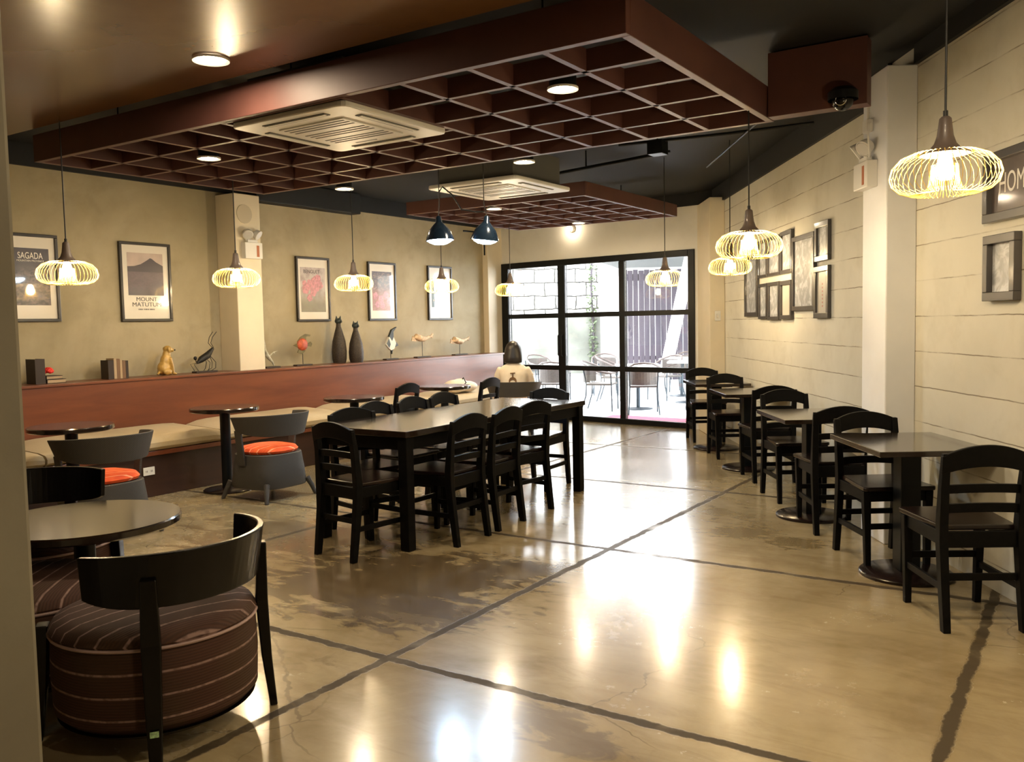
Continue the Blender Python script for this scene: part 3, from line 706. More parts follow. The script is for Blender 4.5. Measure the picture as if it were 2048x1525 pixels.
PLOC = [((-5.95, 3.44, 1.862), 'wire cage pendant, leftmost lamp, hanging before the first framed poster'),
 ((-6.13, 5.04, 1.886), 'wire cage pendant hanging in front of the left cream column'),
 ((-6.30, 6.66, 1.893), 'wire cage pendant between the two pink-flower posters'),
 ((-6.33, 8.16, 1.902), 'wire cage pendant hanging before the dark green poster'),
 ((-6.25, 9.49, 1.882), 'small far wire cage pendant at the left edge of the glazed door'),
 ((-3.649, 8.425, 1.878), 'wire cage pendant hanging before the right pane of the glazed door'),
 ((-1.745, 5.30, 1.898), 'second nearest wire cage pendant along the right wall, before the picture group'),
 ((-2.82, 8.017, 1.940), 'wire cage pendant half hidden behind a nearer one at the right wall'),
 ((-0.48, 3.79, 1.996), 'large nearest wire cage pendant at right beside the white column')]
for i, (p, lb) in enumerate(PLOC):
    o = pend0 if i == 0 else copy_tree(pend0)
    if i == 6:   # this one hangs from the underside of the lattice, so its cord is shorter
        for c in ALLKIDS(o):
            if c.name.startswith('cord') and not c.name.startswith('cord_grip'):
                c.data = c.data.copy()
                for v in c.data.vertices:
                    if v.co.z > 1: v.co.z = 2.70-p[2]
    o.location = p; o.rotation_euler = (0, 0, 0.37*i); o['label'] = lb; o['category'] = 'pendant lamp'; o['group'] = 'wire cage pendant lamps'
def bell(loc, label, tilt):
    t = thing('bell_pendant_lamp', loc, 0, label, 'pendant lamp', 'bell pendants over the long table')
    Mt = Euler((0, R(tilt), 0)).to_matrix().to_4x4()
    g = MB(); g.lathe([(0.012, 0.20), (0.022, 0.19), (0.026, 0.15), (0.05, 0.125), (0.085, 0.085), (0.108, 0.03), (0.116, 0.0), (0.110, 0.0), (0.080, 0.08), (0.03, 0.12), (0.0, 0.125)], 32, M4=Mt); g.build('shade', M['bell'], t, smooth=True)
    g = MB(); g.lathe([(0.0, -0.034), (0.05, -0.028), (0.085, -0.012), (0.104, 0.004), (0.098, 0.016), (0.0, 0.016)], 28, M4=Mt); g.build('led_disc', M['led'], t)
    g = MB(); g.tube([Mt @ Vector((0, 0, 0.19)), (0, 0, 0.30), (0, 0, CEIL-loc[2])], 0.004, 6); g.build('cord', M['cord'], t)
    return t
bell((-4.42, 5.69, 2.13), 'dark bell pendant with cool white light, left one of the pair', -3)
bell((-4.14, 5.92, 2.13), 'dark bell pendant with cool white light, right one of the pair', 8)
pipe('looped_cable', [(-4.42, 5.69, 2.52), (-4.39, 5.70, 2.56), (-4.33, 5.74, 2.50), (-4.28, 5.80, 2.38), (-4.2, 5.87, 2.36), (-4.14, 5.92, 2.36)], 0.006, 'looped dark cable joining the two bell pendants', 'cable')

# ------------------------------------------------------------------ dining chairs (front = +y)
def make_chair():
    t = thing('dining_chair', (0, 0, 0)); E_ = M['espresso']
    for sx in (-1, 1):
        g = MB(); g.beam([(sx*.176, -.250, 0), (sx*.176, -.222, .20), (sx*.176, -.200, .38), (sx*.176, -.200, .46), (sx*.177, -.216, .62), (sx*.178, -.240, .765)],
                         [(.034, .040), (.038, .046), (.040, .052), (.040, .050), (.038, .040), (.034, .028)])
        g.build('leg', E_, t, bevel=.003)
        g = MB(); g.beam([(sx*.172, .190, 0), (sx*.176, .186, .25), (sx*.180, .184, .42)], [(.032, .032), (.038, .038), (.044, .044)]); g.build('leg', E_, t, bevel=.003)
    def rail(z0, z1, arch0, arch1, y0, bow, th, hw, n=14):
        g = MB(); out = []
        for i in range(n+1):
            x = -hw+2*hw*i/n; k = 1-(x/hw)**2; y = y0-bow*k
            zb, zt = z0+arch0*k, z1+arch1*k; ty = (zb-.42)*-.07
            out.append([Vector((x, y-th/2, zb)), Vector((x, y+th/2, zb)), Vector((x, y+th/2-.012*(zt-zb)/.1, zt)), Vector((x, y-th/2-.012*(zt-zb)/.1, zt))])
        g.rings(out); return g
    rail(.675, .755, .035, .048, -.232, .018, .024, .197).build('top_rail', E_, t, bevel=.004)
    rail(.590, .628, .006, .006, -.212, .012, .018, .160).build('slat', E_, t, bevel=.002)
    rail(.505, .545, .006, .006, -.206, .010, .018, .160).build('slat', E_, t, bevel=.002)
    g = MB(); g.prism([(-.165, -.185), (.165, -.185), (.175, -.150), (.208, .215), (.195, .235), (-.195, .235), (-.208, .215), (-.175, -.150)], .425, .448); g.build('seat', M['espresso_seat'], t, bevel=.006)
    g = MB()
    g.box(-.156, .156, -.212, -.190, .355, .425); g.box(-.158, .158, .175, .197, .365, .425)
    for sx in (-1, 1): g.box(sx*.178-.010, sx*.178+.010, -.176, .164, .365, .4245)
    g.build('apron', E_, t, bevel=.002)
    for sx in (-1, 1):
        g = MB(); g.box(sx*.176-.009, sx*.176+.009, -.205, .170, .17, .20); g.build('stretcher', E_, t, bevel=.002)
    g = MB(); g.box(-.158, .158, -.222, -.204, .215, .245); g.build('stretcher', E_, t, bevel=.002)
    g = MB(); g.box(-.156, .156, .178, .196, .215, .245); g.build('stretcher', E_, t, bevel=.002)
    return t
chair0 = make_chair(); chair0.scale = (1, 1, 1.075); first = [True]
def chair(x, y, deg, label, group):
    o = chair0 if first[0] else copy_tree(chair0); first[0] = False
    o.location = (x, y, 0); o.rotation_euler = (0, 0, R(deg-90)); o['label'] = label; o['category'] = 'chair'; o['group'] = group
    return o
WG = 'dark wooden dining chairs at the small tables by the right wall'
chair(-.503, 4.66, 121, 'dark wooden dining chair nearest at right, its back towards the camera', WG)
chair(-1.01, 5.50, -55, 'dark wooden dining chair facing the camera behind the nearest square table', WG)
chair(-1.470, 6.225, 120, 'dark wooden dining chair with its back to us at the second square table', WG)
chair(-1.964, 7.058, -56, 'dark wooden dining chair facing the camera behind the second square table', WG)
chair(-2.43, 7.867, 123, 'dark wooden dining chair with its back to us at the third square table', WG)
chair(-3.150, 8.945, -57, 'dark wooden dining chair facing the camera behind the third square table', WG)
chair(-3.83, 10.02, -58, 'farthest dark wooden dining chair, beside the right edge of the glazed door', WG)
LG = 'dark wooden dining chairs around the long table'
chair(-3.895, 4.155, 83, 'dark wooden dining chair at the near end of the long table', LG)
chair(-3.67, 4.68, 180, 'dark wooden dining chair, nearest on the aisle side of the long table', LG)
chair(-3.69, 5.16, 183, 'dark wooden dining chair in the middle of the aisle side of the long table', LG)
chair(-3.75, 5.66, 172, 'slightly turned dark wooden dining chair, farthest on the aisle side of the long table', LG)
chair(-4.235, 4.60, -14, 'dark wooden dining chair, nearest on the bench side of the long table', LG)
chair(-4.43, 5.13, 0, 'dark wooden dining chair, second on the bench side of the long table', LG)
chair(-4.44, 5.60, 0, 'dark wooden dining chair, third on the bench side of the long table', LG)
chair(-4.49, 6.08, 0, 'dark wooden dining chair, fourth on the bench side of the long table', LG)
chair(-4.06, 6.56, -86, 'dark wooden dining chair at the far end of the long table, facing us', LG)
BG = 'dark wooden dining chairs at the round bench tables'
chair(-6.08, 6.90, 184, 'dark wooden dining chair between two round tables, seen over the long table', BG)
chair(-5.74, 7.90, 184, 'dark wooden dining chair seen side-on just before the seated person', BG)

# ------------------------------------------------------------------ long communal table
lt = thing('communal_table', (-4.02, 5.41, 0), 0, 'long dark glossy wooden table with square legs in the middle of the room', 'table')
g = MB(); g.box(-.42, .42, -1.18, 1.19, .737, .778); g.build('table_top', M['espresso_top'], lt, bevel=.004)
g = MB()
for sx in (-1, 1): g.box(sx*.375-.012, sx*.375+.012, -1.10, 1.10, .65, .737)
for sy in (-1, 1): g.box(-.36, .36, sy*1.125-.012, sy*1.125+.012, .65, .737)
g.build('apron', M['espresso'], lt, bevel=.002)
for sx in (-1, 1):
    for sy in (-1, 1):
        g = MB(); g.box(sx*.375-.036, sx*.375+.036, sy*1.13-.036, sy*1.13+.036, 0, .737); g.build('leg', M['espresso'], lt, bevel=.004)

# ------------------------------------------------------------------ small square tables along the right wall
def make_square():
    t = thing('square_pedestal_table', (0, 0, 0))
    g = MB(); g.box(-.375, .375, -.30, .30, .722, .752); g.build('table_top', M['espresso_top'], t, bevel=.003)
    g = MB(); g.box(-.055, .055, -.055, .055, .03, .70); g.build('pedestal', M['black_metal'], t, bevel=.004)
    g = MB(); g.box(-.15, .15, -.15, .15, .70, .722); g.build('mounting_plate', M['black_metal'], t)
    g = MB(); g.lathe([(.0, 0), (.25, 0), (.25, .014), (.24, .022), (.06, .032), (0, .032)], 36); g.build('base_disc', M['espresso_seat'], t, smooth=True)
    return t
sq0 = make_square()
for i, (tt, nn, lb) in enumerate([(4.88, 2.10, 'dark square pedestal table nearest to us by the right wall'), (6.37, 2.05, 'dark square pedestal table by the right wall beyond the white column, second from us'),
                              (8.48, 2.12, 'dark square pedestal table under the picture group by the right wall'), (9.84, 2.10, 'farthest dark square pedestal table, at the right end of the glazed door')]):
    o = sq0 if i == 0 else copy_tree(sq0)
    p = W(tt, nn); o.location = p; o.rotation_euler = (0, 0, aC+R(90)); o['label'] = lb; o['category'] = 'table'; o['group'] = 'square tables along the right wall'

# ------------------------------------------------------------------ round tables
def make_round(h, r):
    t = thing('round_pedestal_table', (0, 0, 0))
    g = MB(); g.lathe([(0, h-.038), (r-.012, h-.038), (r, h-.030), (r, h-.006), (r-.006, h), (0, h)], 64); g.build('table_top', M['espresso_top'], t, smooth=True)
    g = MB(); g.lathe([(.045, .03), (.045, h-.06), (.12, h-.05), (.12, h-.038), (0, h-.038)], 28); g.build('pedestal', M['black_metal'], t, smooth=True)
    g = MB(); g.lathe([(0, 0), (.21, 0), (.21, .012), (.20, .02), (.06, .035), (0, .035)], 36); g.build('base_disc', M['espresso_seat'], t, smooth=True)
    return t
rd0 = make_round(.755, .30)
for i, (x, y, lb) in enumerate([(-6.34, 3.63, 'dark round table by the bench at the left edge of the photo'), (-6.46, 5.12, 'dark round table by the bench before the second orange-cushioned chair'),
                                (-6.08, 6.38, 'dark round table by the bench behind the long table, beside a lone chair back'), (-6.15, 7.93, 'farthest dark round table by the bench, near the seated person')]):
    o = rd0 if i == 0 else copy_tree(rd0)
    o.location = (x, y, 0); o['label'] = lb; o['category'] = 'table'; o['group'] = 'round tables along the bench'
nt_ = make_round(.615, .415); nt_.location = (-3.765, 2.19, 0); tag(nt_, 'large dark glossy round table nearest the camera at lower left', 'table')
g = MB(); g.tube([(.13+.018*math.cos(a), -.02, .545+.018*math.sin(a)) for a in [2*PI*k/16 for k in range(16)]], .003, 6, closed=True); g.tube([(.13, -.02, .563), (.13, -.02, .58)], .003, 6)
g.build('bag_hook', M['black_metal'], nt_, smooth=True)

# ------------------------------------------------------------------ tub chairs with striped drums (back at -y)
def make_tub():
    t = thing('tub_chair', (0, 0, 0)); r = .35
    g = MB(); g.lathe([(0, .10), (r-.03, .10), (r, .13), (r+.005, .26), (r, .385), (r-.006, .395), (0, .395)], 56); g.build('seat_drum', M['tub_side'], t, smooth=True)
    g = MB(); g.lathe([(0, .395), (r-.002, .395), (r+.006, .41), (r-.01, .437), (r-.06, .456), (r-.16, .468), (0, .472)], 56); g.build('seat_cushion', M['tub_top'], t, smooth=True)
    g = MB(); g.tube([((r+.004)*math.cos(2*PI*k/48), (r+.004)*math.sin(2*PI*k/48), .397) for k in range(48)], .006, 6, closed=True); g.build('piping', simple('pale_piping', (.42, .30, .28), .8), t, smooth=True)
    g = MB(); g.lathe([(0, .075), (r-.05, .075), (r-.01, .10), (0, .10)], 48); g.build('base_ring', M['black_gloss'], t, smooth=True)
    for a in (-45, -135, 45, 135):
        u = Vector((math.cos(R(a)), math.sin(R(a)), 0)); topz = .64 if a < 0 else .42
        pts = [u*(r+.055) , u*(r+.035)+Vector((0, 0, .2)), u*(r+.024)+Vector((0, 0, .42))] + ([u*(r+.030)+Vector((0, 0, topz))] if a < 0 else [])
        ww = [.020, .027, .032, .026][:len(pts)]
        g = MB(); v = Vector((-u.y, u.x, 0))
        g.rings([[p+u*w*.7+v*w, p-u*w*.7+v*w, p-u*w*.7-v*w, p+u*w*.7-v*w] for p, w in zip(pts, ww)])
        lg = g.build('leg', M['black_gloss'], t, bevel=.005)
    g = MB(); g.arcband(r+.004, R(-90-80), R(-90+80), lambda q: .535+.035*abs(2*q-1)**6, lambda q: .725-.01*abs(2*q-1)**2, .024, 40, rf=lambda q: (0.0, .03*(1-abs(2*q-1))+.012))
    g.build('curved_backrest', M['black_gloss'], t, smooth=False, bevel=.005)
    return t
tub0 = make_tub()
tub0.location = (-2.855, 1.92, 0); tub0.rotation_euler = (0, 0, R(98)); tag(tub0, 'brown striped tub chair with curved black back, nearest to the camera', 'armchair', 'striped tub chairs')
lbl = MB(); lbl.box(-.014, .014, -.0005, .001, -.010, .010)
u = Vector((math.cos(R(-135)), math.sin(R(-135)), 0)); st = lbl.build('sticker', M['sticker'], tub0, M4=wallM(u*(.35+.05+.020)+Vector((0, 0, .135)), (-u.y, u.x, 0), (0, 0, 1)) )
st.name = 'sticker'
o = copy_tree(tub0); o.location = (-3.58, 1.85, 0); o.rotation_euler = (0, 0, R(-32)); o['label'] = 'brown striped tub chair half hidden behind the grey pillar'
for c in ALLKIDS(o):
    if c.name.startswith('sticker'): bpy.data.objects.remove(c)
o = copy_tree(tub0); o.location = (-4.386, 2.32, 0); o.rotation_euler = (0, 0, R(-98)); o['label'] = 'dark tub chair behind the near round table, only its glossy back showing'
for c in ALLKIDS(o):
    if c.name.startswith('sticker'): bpy.data.objects.remove(c)

# ------------------------------------------------------------------ grey wicker chairs with orange cushions (back at -y)
def make_wicker():
    t = thing('wicker_chair', (0, 0, 0)); n = 48
    def sq(rx, p, z, k=n):
        out = []
        for j in range(k):
            a = 2*PI*j/k; c, s_ = math.cos(a), math.sin(a); q = (abs(c)**p+abs(s_)**p)**(-1/p); out.append(Vector((rx*q*c, rx*q*s_, z)))
        return out
    g = MB(); g.rings([sq(.268, 3.2, .105), sq(.275, 3.2, .12), sq(.266, 2.9, .26), sq(.256, 2.6, .385), sq(.246, 2.6, .392), sq(.20, 2.4, .385)]); g.build('seat_drum', M['wicker'], t, smooth=True)
    g = MB(); g.rings([sq(.205, 2.4, .388), sq(.228, 2.4, .395), sq(.238, 2.4, .415), sq(.22, 2.3, .440), sq(.15, 2.2, .456), sq(.05, 2, .460)]); g.build('seat_cushion', M['cushion'], t, smooth=True)
    for sx in (-1, 1):
        for sy in (-1, 1):
            g = MB(); g.tube([(sx*.275, sy*.275, 0), (sx*.248, sy*.248, .09), (sx*.225, sy*.225, .15)], [.017, .021, .026], 12); g.build('leg', M['wicker'], t, smooth=True)
    for sx in (-1, 1):
        g = MB(); g.rings([[Vector((sx*.195+dx, -.10+dy, z)) if False else Vector((sx*(.268+.035*(z-.3)/.3)+dx, .02+dy, z)) for dx, dy in ((-.010, -.045), (.010, -.045), (.010, .035), (-.010, .035))] for z in (.30, .42, .60)])
        g.build('arm_support', M['wicker'], t, bevel=.006)
    g = MB(); g.arcband(.300, R(-90-98), R(-90+98), lambda q: .545+.05*abs(2*q-1)**3, lambda q: .735-.02*abs(2*q-1)**2, .022, 40, rf=lambda q: (.0, .045))
    g.build('wrap_backrest', M['wicker'], t, bevel=.006)
    return t
wk = make_wicker(); wk.location = (-5.90, 5.115, 0); wk.rotation_euler = (0, 0, R(90)); tag(wk, 'grey wicker chair with orange striped cushion, right one beside the long table', 'chair', 'grey wicker chairs')
o = copy_tree(wk); o.location = (-5.87, 3.57, 0); o.rotation_euler = (0, 0, R(88)); o['label'] = 'grey wicker chair with orange striped cushion, left one behind the near round table'

o = copy_tree(wk); o.location = (-6.02, 9.18, 0); o.rotation_euler = (0, 0, R(118-90)); o['label'] = 'grey wicker chair under the seated person near the glazed door'
# ------------------------------------------------------------------ framed posters on the left wall
def frame(Mw, w_, h_, bw, depth, label, cat, pmat, fm, group, pic_in=0.035, paper=True, name='framed_poster'):
    t = thing(name, (0, 0, 0), 0, label, cat, group, M4=Mw)
    g = MB(); hw, hh = w_/2, h_/2
    g.box(-hw, hw, hh-bw, hh, 0, depth); g.box(-hw, hw, -hh, -hh+bw, 0, depth); g.box(-hw, -hw+bw, -hh+bw, hh-bw, 0, depth); g.box(hw-bw, hw, -hh+bw, hh-bw, 0, depth)
    g.build('frame', fm, t, bevel=.003)
    if paper:
        g = MB(); g.box(-hw+bw, hw-bw, -hh+bw, hh-bw, .002, depth*.45); g.build('mount_board', M['paper'], t)
    return t
LM = lambda y, z: wallM((XL+.003, y, z), (0, 1, 0), (1, 0, 0))
PG = 'framed travel posters on the left wall'
def finetext(t, x, y, mat):   # line of print too fine to read in the photo: a row of small strokes
    g = MB(); random.seed(3)
    for k in range(20):
        if k % 7 != 5: g.box(x-.095+.0095*k, x-.095+.0095*k+random.uniform(.004, .007), y-.007, y+.006, .0146, .0152)
    g.build('fine_print', mat, t)
def pic(t, x0, x1, y0, y1, z, mat, nm='printed_picture'):
    g = MB(); g.box(x0, x1, y0, y1, z, z+.001); return g.build(nm, mat, t)
f1 = frame(LM(4.135, 1.932), .56, .77, .026, .03, 'black framed poster lettered SAGADA with dark rock picture, leftmost on the left wall', 'poster', None, M['frame_black'], PG)
pic(f1, -.19, .20, -.24, .26, .0135, M['p_rocks']); text('lettering', 'SAGADA', .080, M['letter_white'], f1, .035, .168, .0148, sx=.70); text('lettering', 'MOUNTAIN PROVINCE', .023, M['letter_white'], f1, .035, .142, .0148)
f2 = frame(LM(5.295, 1.925), .56, .77, .026, .03, 'black framed poster of a mountain over a lake lettered MOUNT MATUTUM', 'poster', None, M['frame_black'], PG)
pic(f2, -.195, .195, -.13, .15, .0135, M['p_lake']); pic(f2, -.195, .195, .15, .285, .0135, simple('dusk_sky_print', (.50, .40, .36), .35, 0, 1.0, var=.12, vscale=5), 'printed_sky')
g = MB(); g.prism([(-.195, .10), (.195, .10), (.195, .165), (.12, .20), (.075, .232), (.055, .238), (.02, .215), (-.05, .175), (-.12, .155), (-.195, .15)], .0146, .0152); g.build('printed_mountain', M['mountain'], f2)
text('lettering', 'MOUNT', .055, M['letter_dark'], f2, 0.0, -.185, .0148, sx=1.15); text('lettering', 'MATUTUM', .058, M['letter_dark'], f2, 0.0, -.238, .0148, sx=1.15); finetext(f2, 0, -.266, M['letter_dark'])
f3 = frame(LM(7.528, 1.902), .54, .765, .026, .03, 'black framed poster of pink blossoms on grey lettered BENGUET', 'poster', None, M['frame_black'], PG)
pic(f3, -.20, .20, -.27, .26, .0135, M['p_blossom']); text('lettering', 'BENGUET', .06, M['letter_dark'], f3, -.02, .19, .0148)
def blossoms(t, spots, z):
    g = MB()
    for (x, y, r) in spots:
        for k in range(5):
            a = 2*PI*k/5+x*9; c = (x+.55*r*math.cos(a), y+.55*r*math.sin(a)); g.prism([(c[0]+.5*r*math.cos(b), c[1]+.5*r*math.sin(b)) for b in [2*PI*j/8 for j in range(8)]], z+.0001*k, z+.0005+.0001*k)
    g.build('printed_blossoms', M['pink'], t)
blossoms(f3, [(-.12, .0, .06), (-.05, .06, .06), (.03, .10, .06), (.11, .05, .05), (.0, -.03, .055), (-.06, -.10, .045), (.08, .13, .05), (-.14, .07, .035), (.05, .02, .05)], .0147)
f4 = frame(LM(8.756, 1.90), .54, .76, .026, .03, 'black framed poster with dark top and pink garden, right of the BENGUET poster', 'poster', None, M['frame_black'], PG)
pic(f4, -.19, .19, -.25, .26, .0135, M['p_garden'])
blossoms(f4, [(-.13, -.06, .05), (-.03, -.10, .055), (.07, -.05, .055), (.13, -.12, .05), (0, -.18, .05), (-.10, -.17, .045)], .0147)
f5 = frame(LM(9.986, 1.90), .55, .765, .026, .03, 'black framed dark green forest poster lettered MOUNT APO, farthest on the left wall', 'poster', None, M['frame_black'], PG)
pic(f5, -.19, .19, -.20, .20, .0135, M['p_forest']); text('lettering', 'MOUNT APO', .058, M['letter_white'], f5, 0, -.13, .0148, sx=.95); finetext(f5, 0, -.158, M['letter_white'])

# ------------------------------------------------------------------ pictures on the right wall
def rframe(t0, t1, z0, z1, label, bw=.04, pm='mono', depth=.028, cat='framed picture'):
    f = frame(wallM(W((t0+t1)/2, NR-.003, (z0+z1)/2), -dC, -nC), abs(t1-t0), z1-z0, bw, depth, label, cat, None, M['frame_grey'], 'grey framed pictures on the right wall', paper=False, name='framed_picture')
    hw, hh = abs(t1-t0)/2-bw, (z1-z0)/2-bw
    pic(f, -hw, hw, -hh, hh, .008, M['p_'+pm] if pm != 'paper' else M['paper']); return f
rframe(9.75, 9.22, 1.471, 2.13, 'tall grey framed picture, farthest left of the group on the right wall', .045)
rframe(9.19, 8.86, 1.86, 2.24, 'small grey framed picture in the upper row, left one, behind the pendant', .03)
rframe(8.84, 8.41, 1.86, 2.24, 'small grey framed picture in the middle of the upper row', .03)
rframe(8.39, 8.03, 1.86, 2.25, 'small grey framed picture in the upper row beside the largest picture', .035)
rframe(9.17, 8.86, 1.44, 1.80, 'small grey framed picture in the lower row, left one', .03)
rframe(8.82, 8.43, 1.43, 1.80, 'small grey framed picture in the middle of the lower row', .035)
rframe(8.40, 8.04, 1.435, 1.795, 'small framed picture with white print, right end of the lower row', .04, 'paper')
rframe(8.02, 7.41, 1.51, 2.165, 'largest grey framed picture of the group on the right wall', .04)
rframe(7.39, 7.06, 1.905, 2.225, 'small framed picture high at the right end of the group', .045)
fr_ = rframe(7.41, 7.06, 1.44, 1.865, 'framed white print low at the right end of the group', .045, 'paper')
g = MB()
for k in range(7): g.box(-.012, .012, -.12+.03*k, -.105+.03*k, .0092, .0096)
g.build('vertical_lettering', simple('red_brown_ink', (.45, .18, .15), .5), fr_)
hs = rframe(4.672, 3.55, 1.917, 2.268, 'large brown framed sign lettered HOME, cut by the right edge of the photo', .045, 'sepia', .04, 'sign')
text('lettering', 'HOME', .145, M['letter_white'], hs, -.455, -.035, .0095, align='LEFT', sx=.70, spacing=1.05, ext=.001)
hp = rframe(4.660, 4.36, 1.515, 1.851, 'small framed monochrome picture below the HOME sign', .045, 'mono', .04)

# ------------------------------------------------------------------ things on the ledge
LX, LZ = -7.60, 1.0085
def T(name, y, label, cat, x=LX, rz=0.0, group=None): return thing(name, (x, y, LZ), rz, label, cat, group)
def book(x, y, d, th_, h_, mat, label, group, z=LZ, flat=False):
    t = thing('book', (x, y, z), 0, label, 'book', group); g = MB()
    if flat: g.box(-d/2, d/2, -h_/2, h_/2, 0, .004); g.box(-d/2, d/2, -h_/2, h_/2, th_-.004, th_); g.box(-d/2, d/2, -h_/2, -h_/2+.004, .004, th_-.004); g.build('cover', mat, t)
    else: g.box(-d/2, d/2, -th_/2, -th_/2+.003, 0, h_); g.box(-d/2, d/2, th_/2-.003, th_/2, 0, h_); g.box(d/2-.004, d/2, -th_/2+.003, th_/2-.003, 0, h_); g.build('cover', mat, t)
    g = MB()
    if flat: g.box(-d/2+.004, d/2-.004, -h_/2+.004, h_/2-.004, .004, th_-.004)
    else: g.box(-d/2+.004, d/2-.004, -th_/2+.003, th_/2-.003, .003, h_-.004)
    g.build('pages', M['book_tan'], t); return t
book(LX, 4.065, .15, .085, .215, M['book_dark'], 'thick black upright book at the left end of the ledge beside a red flower', None)
book(LX, 4.205, .15, .035, .17, M['book_dark'], 'black book lying flat on the ledge, bottom of the small stack under the red flower', None, flat=True)
book(LX, 4.190, .14, .030, .145, M['book_dark'], 'black book lying on top of the small stack under the red flower', None, z=LZ+.0355, flat=True)
fl = thing('red_flower', (LX+.02, 4.165, LZ+.066), 0, 'red artificial flower on the small stack of black books', 'flower')
g = MB()
for k in range(26):
    a = k*2.4; e = R(10+70*(k/26)); d_ = Vector((math.cos(a)*math.cos(e), math.sin(a)*math.cos(e), math.sin(e))); g.ball(Vector((0, 0, .03))+d_*.028, (.018, .018, .018), 8)
g.build('petals', M['red'], fl, smooth=True)
yy = 4.70
for k, (th_, h_, mt_, lb) in enumerate([(.055, .175, 'book_dark', 'thick dark upright book at the left of the book row'), (.028, .19, 'book_tan', 'thin tan upright book beside the thick dark one'), (.030, .185, 'book_brown', 'brown upright book in the middle of the row'),
                       (.022, .175, 'book_tan', 'thin tan upright book right of the middle of the row'), (.032, .165, 'book_brown', 'brown upright book, second from the right of the row'), (.026, .165, 'book_dark', 'dark upright book at the right end of the row')]):
    book(LX, yy+th_/2, .12, th_, h_, M[mt_], lb, 'upright books on the ledge'); yy += th_+.002
# golden dog
dg_ = T('dog_figurine', 5.35, 'golden seated dog figurine on the ledge looking right', 'figurine')
g = MB()
g.ball((0, -.03, .07), (.055, .065, .07)); g.ball((0, -.01, .14), (.045, .05, .08), rot=(R(-15), 0, 0)); g.ball((0, .01, .20), (.036, .042, .055))
g.ball((0, .02, .255), (.036, .044, .036)); g.tube([(0, .04, .250), (0, .085, .240)], [.027, .018], 12)
for sx in (-1, 1):
    g.tube([(sx*.028, .02, .17), (sx*.032, .045, .08), (sx*.034, .055, .012)], [.024, .017, .015], 10); g.ball((sx*.034, .07, .010), (.015, .026, .011)); g.ball((sx*.045, -.02, .035), (.026, .05, .035)); g.ball((sx*.038, .012, .25), (.010, .016, .030), rot=(R(15), 0, 0))
g.tube([(0, -.08, .03), (.03, -.12, .015), (.06, -.13, .012)], [.014, .010, .006], 8)
g.build('body', M['gold'], dg_, remesh=.006)
g = MB(); g.ball((0, .104, .243), .008, 8); g.build('nose', M['fish_black'], dg_, smooth=True)
# iron insect
it = T('insect_sculpture', 5.80, 'dark metal insect sculpture with long raised antennae on a flat base', 'sculpture')
g = MB(); g.box(-.04, .04, -.13, .13, 0, .016); g.build('base', M['book_dark'], it, bevel=.002)
g = MB(); g.tube([(0, -.09, .10), (0, -.04, .135), (0, .04, .175), (0, .11, .245)], [.012, .034, .036, .014], 14); g.ball((0, -.11, .15), (.018, .02, .02)); g.tube([(0, -.11, .15), (0, -.10, .11)], .006, 6); g.build('body', M['iron'], it, smooth=True)
for sx in (-1, 1):
    g = MB(); g.tube([(sx*.01, .11, .25), (sx*.02, .07, .30), (sx*.025, .09, .36), (sx*.03, .14, .415)], .0035, 6); g.build('antenna', M['iron'], it, smooth=True)
    for k, (ya, yb) in enumerate(((-.06, -.15), (.0, .03), (.06, .11))):
        g = MB(); g.tube([(0, ya, .14+.02*k), (sx*.03, (ya+yb)/2+.03, .10), (sx*.03, yb, .04 if k else .09), (sx*.03, yb*.6-.01, .016 if k else .02)], .0035, 6); g.build('leg', M['iron'], it, smooth=True)
# pale heron behind the column
hr = T('heron_sculpture', 6.68, 'pale thin bird sculpture half hidden behind the left cream column', 'sculpture')
g = MB(); g.box(-.04, .04, -.10, .10, 0, .016); g.build('base', M['book_dark'], hr, bevel=.002)
g = MB(); g.tube([(0, .04, .016), (0, .02, .06), (0, -.05, .13), (0, -.08, .20)], [.006, .012, .024, .014], 10); g.tube([(0, -.08, .2), (0, -.085, .28), (0, -.095, .34)], [.014, .008, .003], 8)
g.tube([(0, -.04, .12), (0, .03, .17), (0, .10, .185)], [.012, .008, .003], 8); g.tube([(0, .03, .165), (0, .08, .15)], [.006, .002], 6); g.build('body', M['sage'], hr, remesh=.005)
# fish and birds on stands
def stand(t, hgt, wid=.12):
    g = MB(); g.box(-.035, .035, -wid, wid, 0, .016); g.build('base', M['book_dark'], t, bevel=.002); g = MB(); g.tube([(0, 0, .016), (0, 0, hgt)], .004, 8); g.build('rod', M['iron'], t, smooth=True)
def flat_fin(g, pts, th=.008): g.prism([(p[0], p[1]) for p in pts], -th/2, th/2, Matrix(((0, 0, 1, 0), (1, 0, 0, 0), (0, 1, 0, 0), (0, 0, 0, 1))))
rf = T('fish_sculpture', 7.15, 'round red and olive fish sculpture on a thin rod and dark base', 'sculpture'); stand(rf, .17)
g = MB(); g.ball((0, .0, .245), (.028, .082, .072)); g.build('body', M['fish_red'], rf, smooth=True)
g = MB(); flat_fin(g, [(-.08, .28), (-.03, .33), (.05, .365), (.13, .355), (.12, .335), (.06, .335), (.06, .29), (0, .315)]); flat_fin(g, [(.07, .25), (.13, .275), (.15, .25), (.135, .215), (.08, .225)]); flat_fin(g, [(-.14, .24), (-.06, .26), (-.06, .21)]); flat_fin(g, [(-.06, .19), (.05, .175), (-.01, .135), (-.08, .155)])
g.build('fin', M['fish_olive'], rf)
